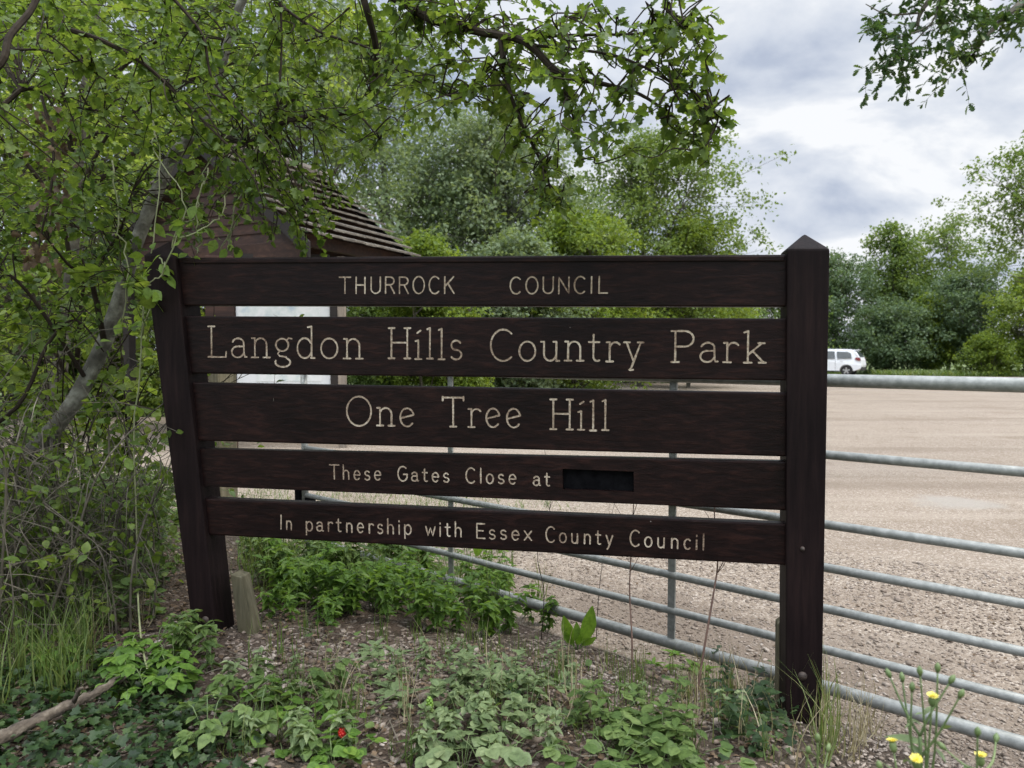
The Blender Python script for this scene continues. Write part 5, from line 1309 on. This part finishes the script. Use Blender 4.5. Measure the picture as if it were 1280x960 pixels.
lg = MB(); lg.tube(smooth_path([b0 + V((0, 0.05, .18)), b0.lerp(b1, .5) + V((0, 0, .10)), b1 + V((0, 0, .03))], 4), [0.0035] * 9, 6); o = lg.build('cut_stem', M['stem_pale'], smooth=True); tag(o, 'thin pale cut stem leaning down right of the fallen branch', 'stem')

# dead twigs strewn on the soil
tw_ = MB(); gt = random.Random(8)
for _ in range(260):
    p = ground_hit(gt.uniform(-20, 1030), gt.uniform(800, 985)); a = gt.uniform(0, 6.28); L = gt.uniform(.03, .16); e = V((p.x + math.cos(a) * L, p.y + math.sin(a) * L, 0)); e.z = gzf(e.x, e.y)
    o_ = V((0, 0, gt.uniform(.006, .02))); tw_.tube([p + o_, p.lerp(e, .5) + o_ + V((gt.gauss(0, .008), gt.gauss(0, .008), .006)), e + o_], gt.uniform(.0008, .0022), 4)
tag(tw_.build('dead_twigs', M['twig_grey']), kind='stuff')

# oxtongue flowers near the camera at the lower right
M['petal'] = leaf_mat('yellow_petal', [(0.62, 0.52, 0.05), (0.74, 0.66, 0.14), (0.80, 0.75, 0.34)], 0.25, 0.6, big=5)
def oxtongue(u, d, top_v, heads, seed, label):
    g = random.Random(seed); bx, by = xy(u, d); z = gzf(bx, by); base = V((bx, by, z)); root = empty('oxtongue_plant', base, label, 'plant', 'yellow flowered weeds at the lower right')
    T_ = Near(seed); top = at(u, top_v + 40, d); main = T_.limb([base - V((0, 0, .02)), base.lerp(top, .5) + V((.015, 0, 0)), top], 0.0042, 0.0028, n=7)
    fl = []
    for (hu, hv, kd) in heads:
        e = at(hu, hv, d + g.uniform(-.05, .05)); s = main[g.randrange(len(main) * 2 // 3, len(main))]
        pts = smooth_path([s, s.lerp(e, .5) + V((g.gauss(0, .006), 0, -.008)), e], 4); T_.w.tube(pts, [0.0022 - 0.001 * i / (len(pts) - 1) for i in range(len(pts))], 6)
        dr = (pts[-1] - pts[-3]).normalized()
        n = 8; R0 = 0.0058 if kd == 'f' else 0.0045; L = 0.012
        buds = MB(); buds.tube([e - dr * .003, e + dr * .003, e + dr * L * .6, e + dr * L], [R0 * .5, R0, R0 * .9, R0 * (.9 if kd == 'f' else .25)], n); buds.build('bud', M['stem'], root, smooth=True)
        if kd == 'f': fl.append((e + dr * L, dr))
        for _ in range(2): T_.leaves(pts[g.randrange(1, 5)], V((g.gauss(0, 1), g.gauss(0, 1), .4)), 1, 0.03, .3)
    for i in range(3, len(main) - 1, 2): T_.leaves(main[i], V((g.gauss(0, 1), g.gauss(0, 1), .5)), 1, 0.07, .3)
    T_.w.build('stem', M['stem'], root, smooth=True)
    link('leaves', leaf_mesh('leaves', 'lance', [tuple(p) for p in T_.P], [tuple(p) for p in T_.D], T_.Nn, T_.S), M['weed_pale'], root)
    for (p, dr) in fl:
        a = dr.orthogonal().normalized(); b = dr.cross(a); P, D, Nn, S_ = [], [], [], []
        for ring, (k, el, L) in enumerate(((13, .45, .0085), (9, .9, .007), (7, 2.0, .005))):
            for i in range(k):
                th = 2 * math.pi * (i + .5 * ring) / k; r_ = a * math.cos(th) + b * math.sin(th)
                P.append(tuple(p)); D.append(tuple(r_ + dr * el)); Nn.append(tuple(dr - r_ * el)); S_.append(L * g.uniform(.9, 1.1))
        link('flower', leaf_mesh('flower', row_leaf([0.06, 0.15, 0.16, 0.12], 0.1, 0.05), P, D, Nn, S_), M['petal'], root)
oxtongue(1150, 1.15, 880, [(1165, 880, 'f'), (1112, 845, 'b'), (1150, 842, 'b'), (1128, 850, 'b'), (1172, 838, 'b'), (1200, 870, 'b'), (1140, 862, 'b'), (1188, 852, 'b')], 1, 'yellow flowered weed with many buds, tallest at the lower right')
oxtongue(1128, 1.08, 940, [(1117, 938, 'f'), (1145, 958, 'f'), (1100, 960, 'b')], 2, 'yellow flowered weed with two open flowers at the bottom edge')
oxtongue(1230, 1.1, 925, [(1222, 918, 'b'), (1245, 925, 'b'), (1226, 955, 'f'), (1180, 935, 'b')], 3, 'budding yellow flowered weed nearest the right edge at the bottom')
oxtongue(1020, 1.25, 930, [(1022, 925, 'b'), (1010, 940, 'b'), (1035, 938, 'b')], 4, 'budding green weed at the bottom below the right sign post')

# ---------------------------------------------------------------- ground cover: ivy, grass, straw, litter, stones
def sample_poly(poly, n, seed, off=0.0):
    """n ground points spread over the area a polygon of photograph pixels covers on the ground"""
    g = np.random.default_rng(seed); gp_ = [ground_hit(u, v) for u, v in poly]; X = [p.x for p in gp_]; Y = [p.y for p in gp_]
    out = []; 
    while len(out) < n:
        x = g.uniform(min(X), max(X), n * 2); y = g.uniform(min(Y), max(Y), n * 2); ins = np.zeros(len(x), bool); j = len(X) - 1
        for i in range(len(X)):
            c = ((Y[i] > y) != (Y[j] > y)) & (x < (X[j] - X[i]) * (y - Y[i]) / ((Y[j] - Y[i]) or 1e-9) + X[i]); ins ^= c; j = i
        out += list(zip(x[ins], y[ins]))
    out = np.array(out[:n]); z = np.maximum(gz(out[:, 0], out[:, 1]), 0) + off
    return np.column_stack([out, z])

def cover(name, polys, kind, mat, size, seed, up=0.9, dz=0.04, tilt=0.3, label=None):
    g = np.random.default_rng(seed); P = np.vstack([sample_poly(p, n, seed + i) for i, (p, n) in enumerate(polys)]); n = len(P)
    P[:, 2] += g.uniform(0.004, dz, n); a = g.uniform(0, 6.283, n)
    D = np.column_stack([np.cos(a), np.sin(a), g.normal(0, tilt, n)]); Nn = np.column_stack([g.normal(0, .35, n), g.normal(0, .35, n), np.full(n, up)])
    return tag(link(name, leaf_mesh(name, kind, P, D, Nn, size * g.uniform(.55, 1.3, n)), M[mat]), label, kind='stuff')

cover('ivy', [([(-40, 840), (120, 830), (230, 850), (250, 905), (220, 1000), (-40, 1010)], 1350), ([(210, 900), (330, 920), (330, 1000), (200, 1000)], 160), ([(955, 838), (985, 848), (985, 900), (955, 890)], 90), ([(540, 890), (640, 870), (660, 900), (560, 930)], 40), ([(900, 880), (1000, 890), (1000, 960), (890, 950)], 130)], 'ivy', 'ivy', 0.031, 61, dz=0.07, tilt=0.5)
cover('leaf_litter', [([(480, 660), (700, 660), (1290, 760), (1290, 900), (1040, 850), (760, 770)], 260), ([(-60, 700), (300, 690), (420, 800), (960, 840), (1020, 960), (900, 1010), (-60, 1010)], 3600), ([(100, 700), (240, 690), (240, 790), (100, 800)], 350)], 'tiny', 'litter', 0.022, 62, dz=0.012, tilt=0.25)
cover('clover', [([(-200, 640), (230, 600), (240, 720), (-100, 780)], 1500), ([(300, 665), (520, 670), (640, 720), (440, 740), (300, 745)], 1300), ([(330, 790), (900, 850), (980, 960), (400, 960)], 120)], 'round', 'weed', 0.026, 63, dz=0.07)

def blades(name, polys, mat, L, seed, lean=0.6, w=0.03, droop=1.0, tufts=None):
    g = np.random.default_rng(seed); P = np.vstack([sample_poly(p, n, seed + i) for i, (p, n) in enumerate(polys)])
    if tufts:
        k = len(P); c = P[g.integers(0, k, k // tufts)]; P = c[g.integers(0, len(c), k)] + g.normal(0, .014, (k, 3)) * np.array([1, 1, 0])
        P[:, 2] = np.maximum(gz(P[:, 0], P[:, 1]), 0)
    n = len(P); a = g.uniform(0, 6.283, n); le = np.abs(g.normal(0, lean, n))
    D = np.column_stack([np.cos(a) * le, np.sin(a) * le, np.ones(n)]); Nn = np.column_stack([-np.cos(a), -np.sin(a), le + .2])
    vs = []; fs = []
    for i in range(6):
        y = i / 5; ww = w * (1 - y ** 1.6) + 0.001; z = -0.55 * droop * y ** 2.2
        vs += [(-ww, y * (1 - .12 * droop * y), z), (ww, y * (1 - .12 * droop * y), z)]
    for i in range(5): fs.append((2 * i, 2 * i + 1, 2 * i + 3, 2 * i + 2))
    return tag(link(name, leaf_mesh(name, (np.array(vs), fs), P, D, -Nn, L * g.uniform(.45, 1.3, n)), M[mat]), kind='stuff')
blades('grass', [([(-60, 720), (70, 730), (130, 830), (80, 890), (-60, 900)], 1500), ([(960, 880), (1050, 890), (1060, 960), (950, 970)], 70), ([(-300, 640), (220, 600), (230, 640), (-200, 720)], 900), ([(300, 640), (620, 650), (680, 760), (560, 780), (300, 760)], 1700)], 'grass', 0.21, 71, 0.85, 0.010, 1.5, 9)
blades('grass', [([(560, 800), (960, 850), (1010, 960), (560, 960)], 560), ([(330, 780), (560, 800), (520, 960), (250, 960)], 330)], 'grass', 0.11, 72, 0.8, 0.016, 1.0, 6)
blades('dry_grass', [([(-60, 700), (160, 690), (180, 800), (-60, 820)], 420), ([(850, 850), (980, 850), (1010, 960), (830, 960)], 200), ([(400, 830), (800, 850), (800, 950), (400, 950)], 110), ([(1010, 870), (1100, 900), (1100, 960), (1010, 960)], 160)], 'straw', 0.16, 73, 1.0, 0.012, 1.2, 5)
# verge grass beyond the gate: by the shelter, and at the far hedge
def far_grass(name, areas, mat, L, seed, w=0.02):
    g = np.random.default_rng(seed); Ps = []
    for (x0, x1, y0, y1, n) in areas: Ps.append(np.column_stack([g.uniform(x0, x1, n), g.uniform(y0, y1, n), np.full(n, -0.02)]))
    P = np.vstack(Ps); n = len(P); a = g.uniform(0, 6.283, n)
    D = np.column_stack([np.cos(a) * .4, np.sin(a) * .4, np.ones(n)]); Nn = np.column_stack([-np.cos(a), -np.sin(a), np.full(n, .3)])
    return tag(link(name, leaf_mesh(name, row_leaf([w, w * .9, 0.001], 0.1, 0.4), P, D, Nn, L * g.uniform(.4, 1.3, n)), M[mat]), kind='stuff')
far_grass('grass', [(-12, -1.5, 16, 22, 5000), (-1, 3.5, 21, 32, 5000)], 'grass', 0.22, 81, 0.035)
far_grass('grass', [(22.5, 40, 43.5, 47.5, 9000), (17, 22, 48, 52, 2500)], 'grass', 0.38, 82, 0.06)
far_grass('grass', [(-2.6, 0.6, 6.4, 8.6, 2600)], 'grass', 0.10, 83, 0.03)

def stones(name, P, r, seed, mat='stone', squash=0.6):
    g = np.random.default_rng(seed); bm = bmesh.new(); bmesh.ops.create_icosphere(bm, subdivisions=1, radius=1.0)
    tv = np.array([v.co for v in bm.verts]); bm.verts.ensure_lookup_table(); tf = np.array([[v.index for v in f.verts] for f in bm.faces]); bm.free()
    n, k = len(P), len(tv); rr = r * np.exp(g.normal(0, .45, n))
    W = tv[None] * (1 + g.normal(0, .16, (n, k, 1))) * np.column_stack([g.uniform(.8, 1.5, n), g.uniform(.7, 1.1, n), np.full(n, squash)])[:, None, :] * rr[:, None, None]
    a = g.uniform(0, 6.283, n); ca, sa = np.cos(a)[:, None], np.sin(a)[:, None]
    X = W[:, :, 0] * ca - W[:, :, 1] * sa; Y = W[:, :, 0] * sa + W[:, :, 1] * ca; tl = g.normal(0, .25, n)[:, None]
    Zc = W[:, :, 2] + X * tl
    Q = np.stack([X, Y, Zc], -1) + P[:, None, :]; Q[:, :, 2] += (rr * squash * .35)[:, None]
    return tag(link(name, np_mesh(name, Q.reshape(-1, 3), (tf[None] + (np.arange(n) * k)[:, None, None]).ravel(), np.full(n * len(tf), 3)), M[mat]), kind='stuff')
bank = np.vstack([sample_poly([(-60, 770), (300, 780), (400, 790), (700, 800), (1010, 870), (1040, 1000), (-60, 1010)], 5200, 91), sample_poly([(300, 815), (560, 800), (560, 870), (400, 900), (300, 860)], 1100, 92), sample_poly([(660, 800), (860, 830), (900, 900), (660, 900)], 700, 93)])
stones('pebbles', bank, 0.0052, 94)
stones('pebbles', sample_poly([(300, 790), (560, 800), (1000, 880), (1040, 990), (200, 1000)], 220, 95), 0.0105, 96)
gv = np.vstack([sample_poly([(470, 650), (700, 650), (1300, 720), (1300, 1000), (1030, 880), (700, 790)], 17000, 97), sample_poly([(1030, 850), (1300, 930), (1300, 1010), (1030, 1000)], 2200, 98)])
stones('loose_gravel', gv, 0.0048, 99, 'gstone', 0.5)
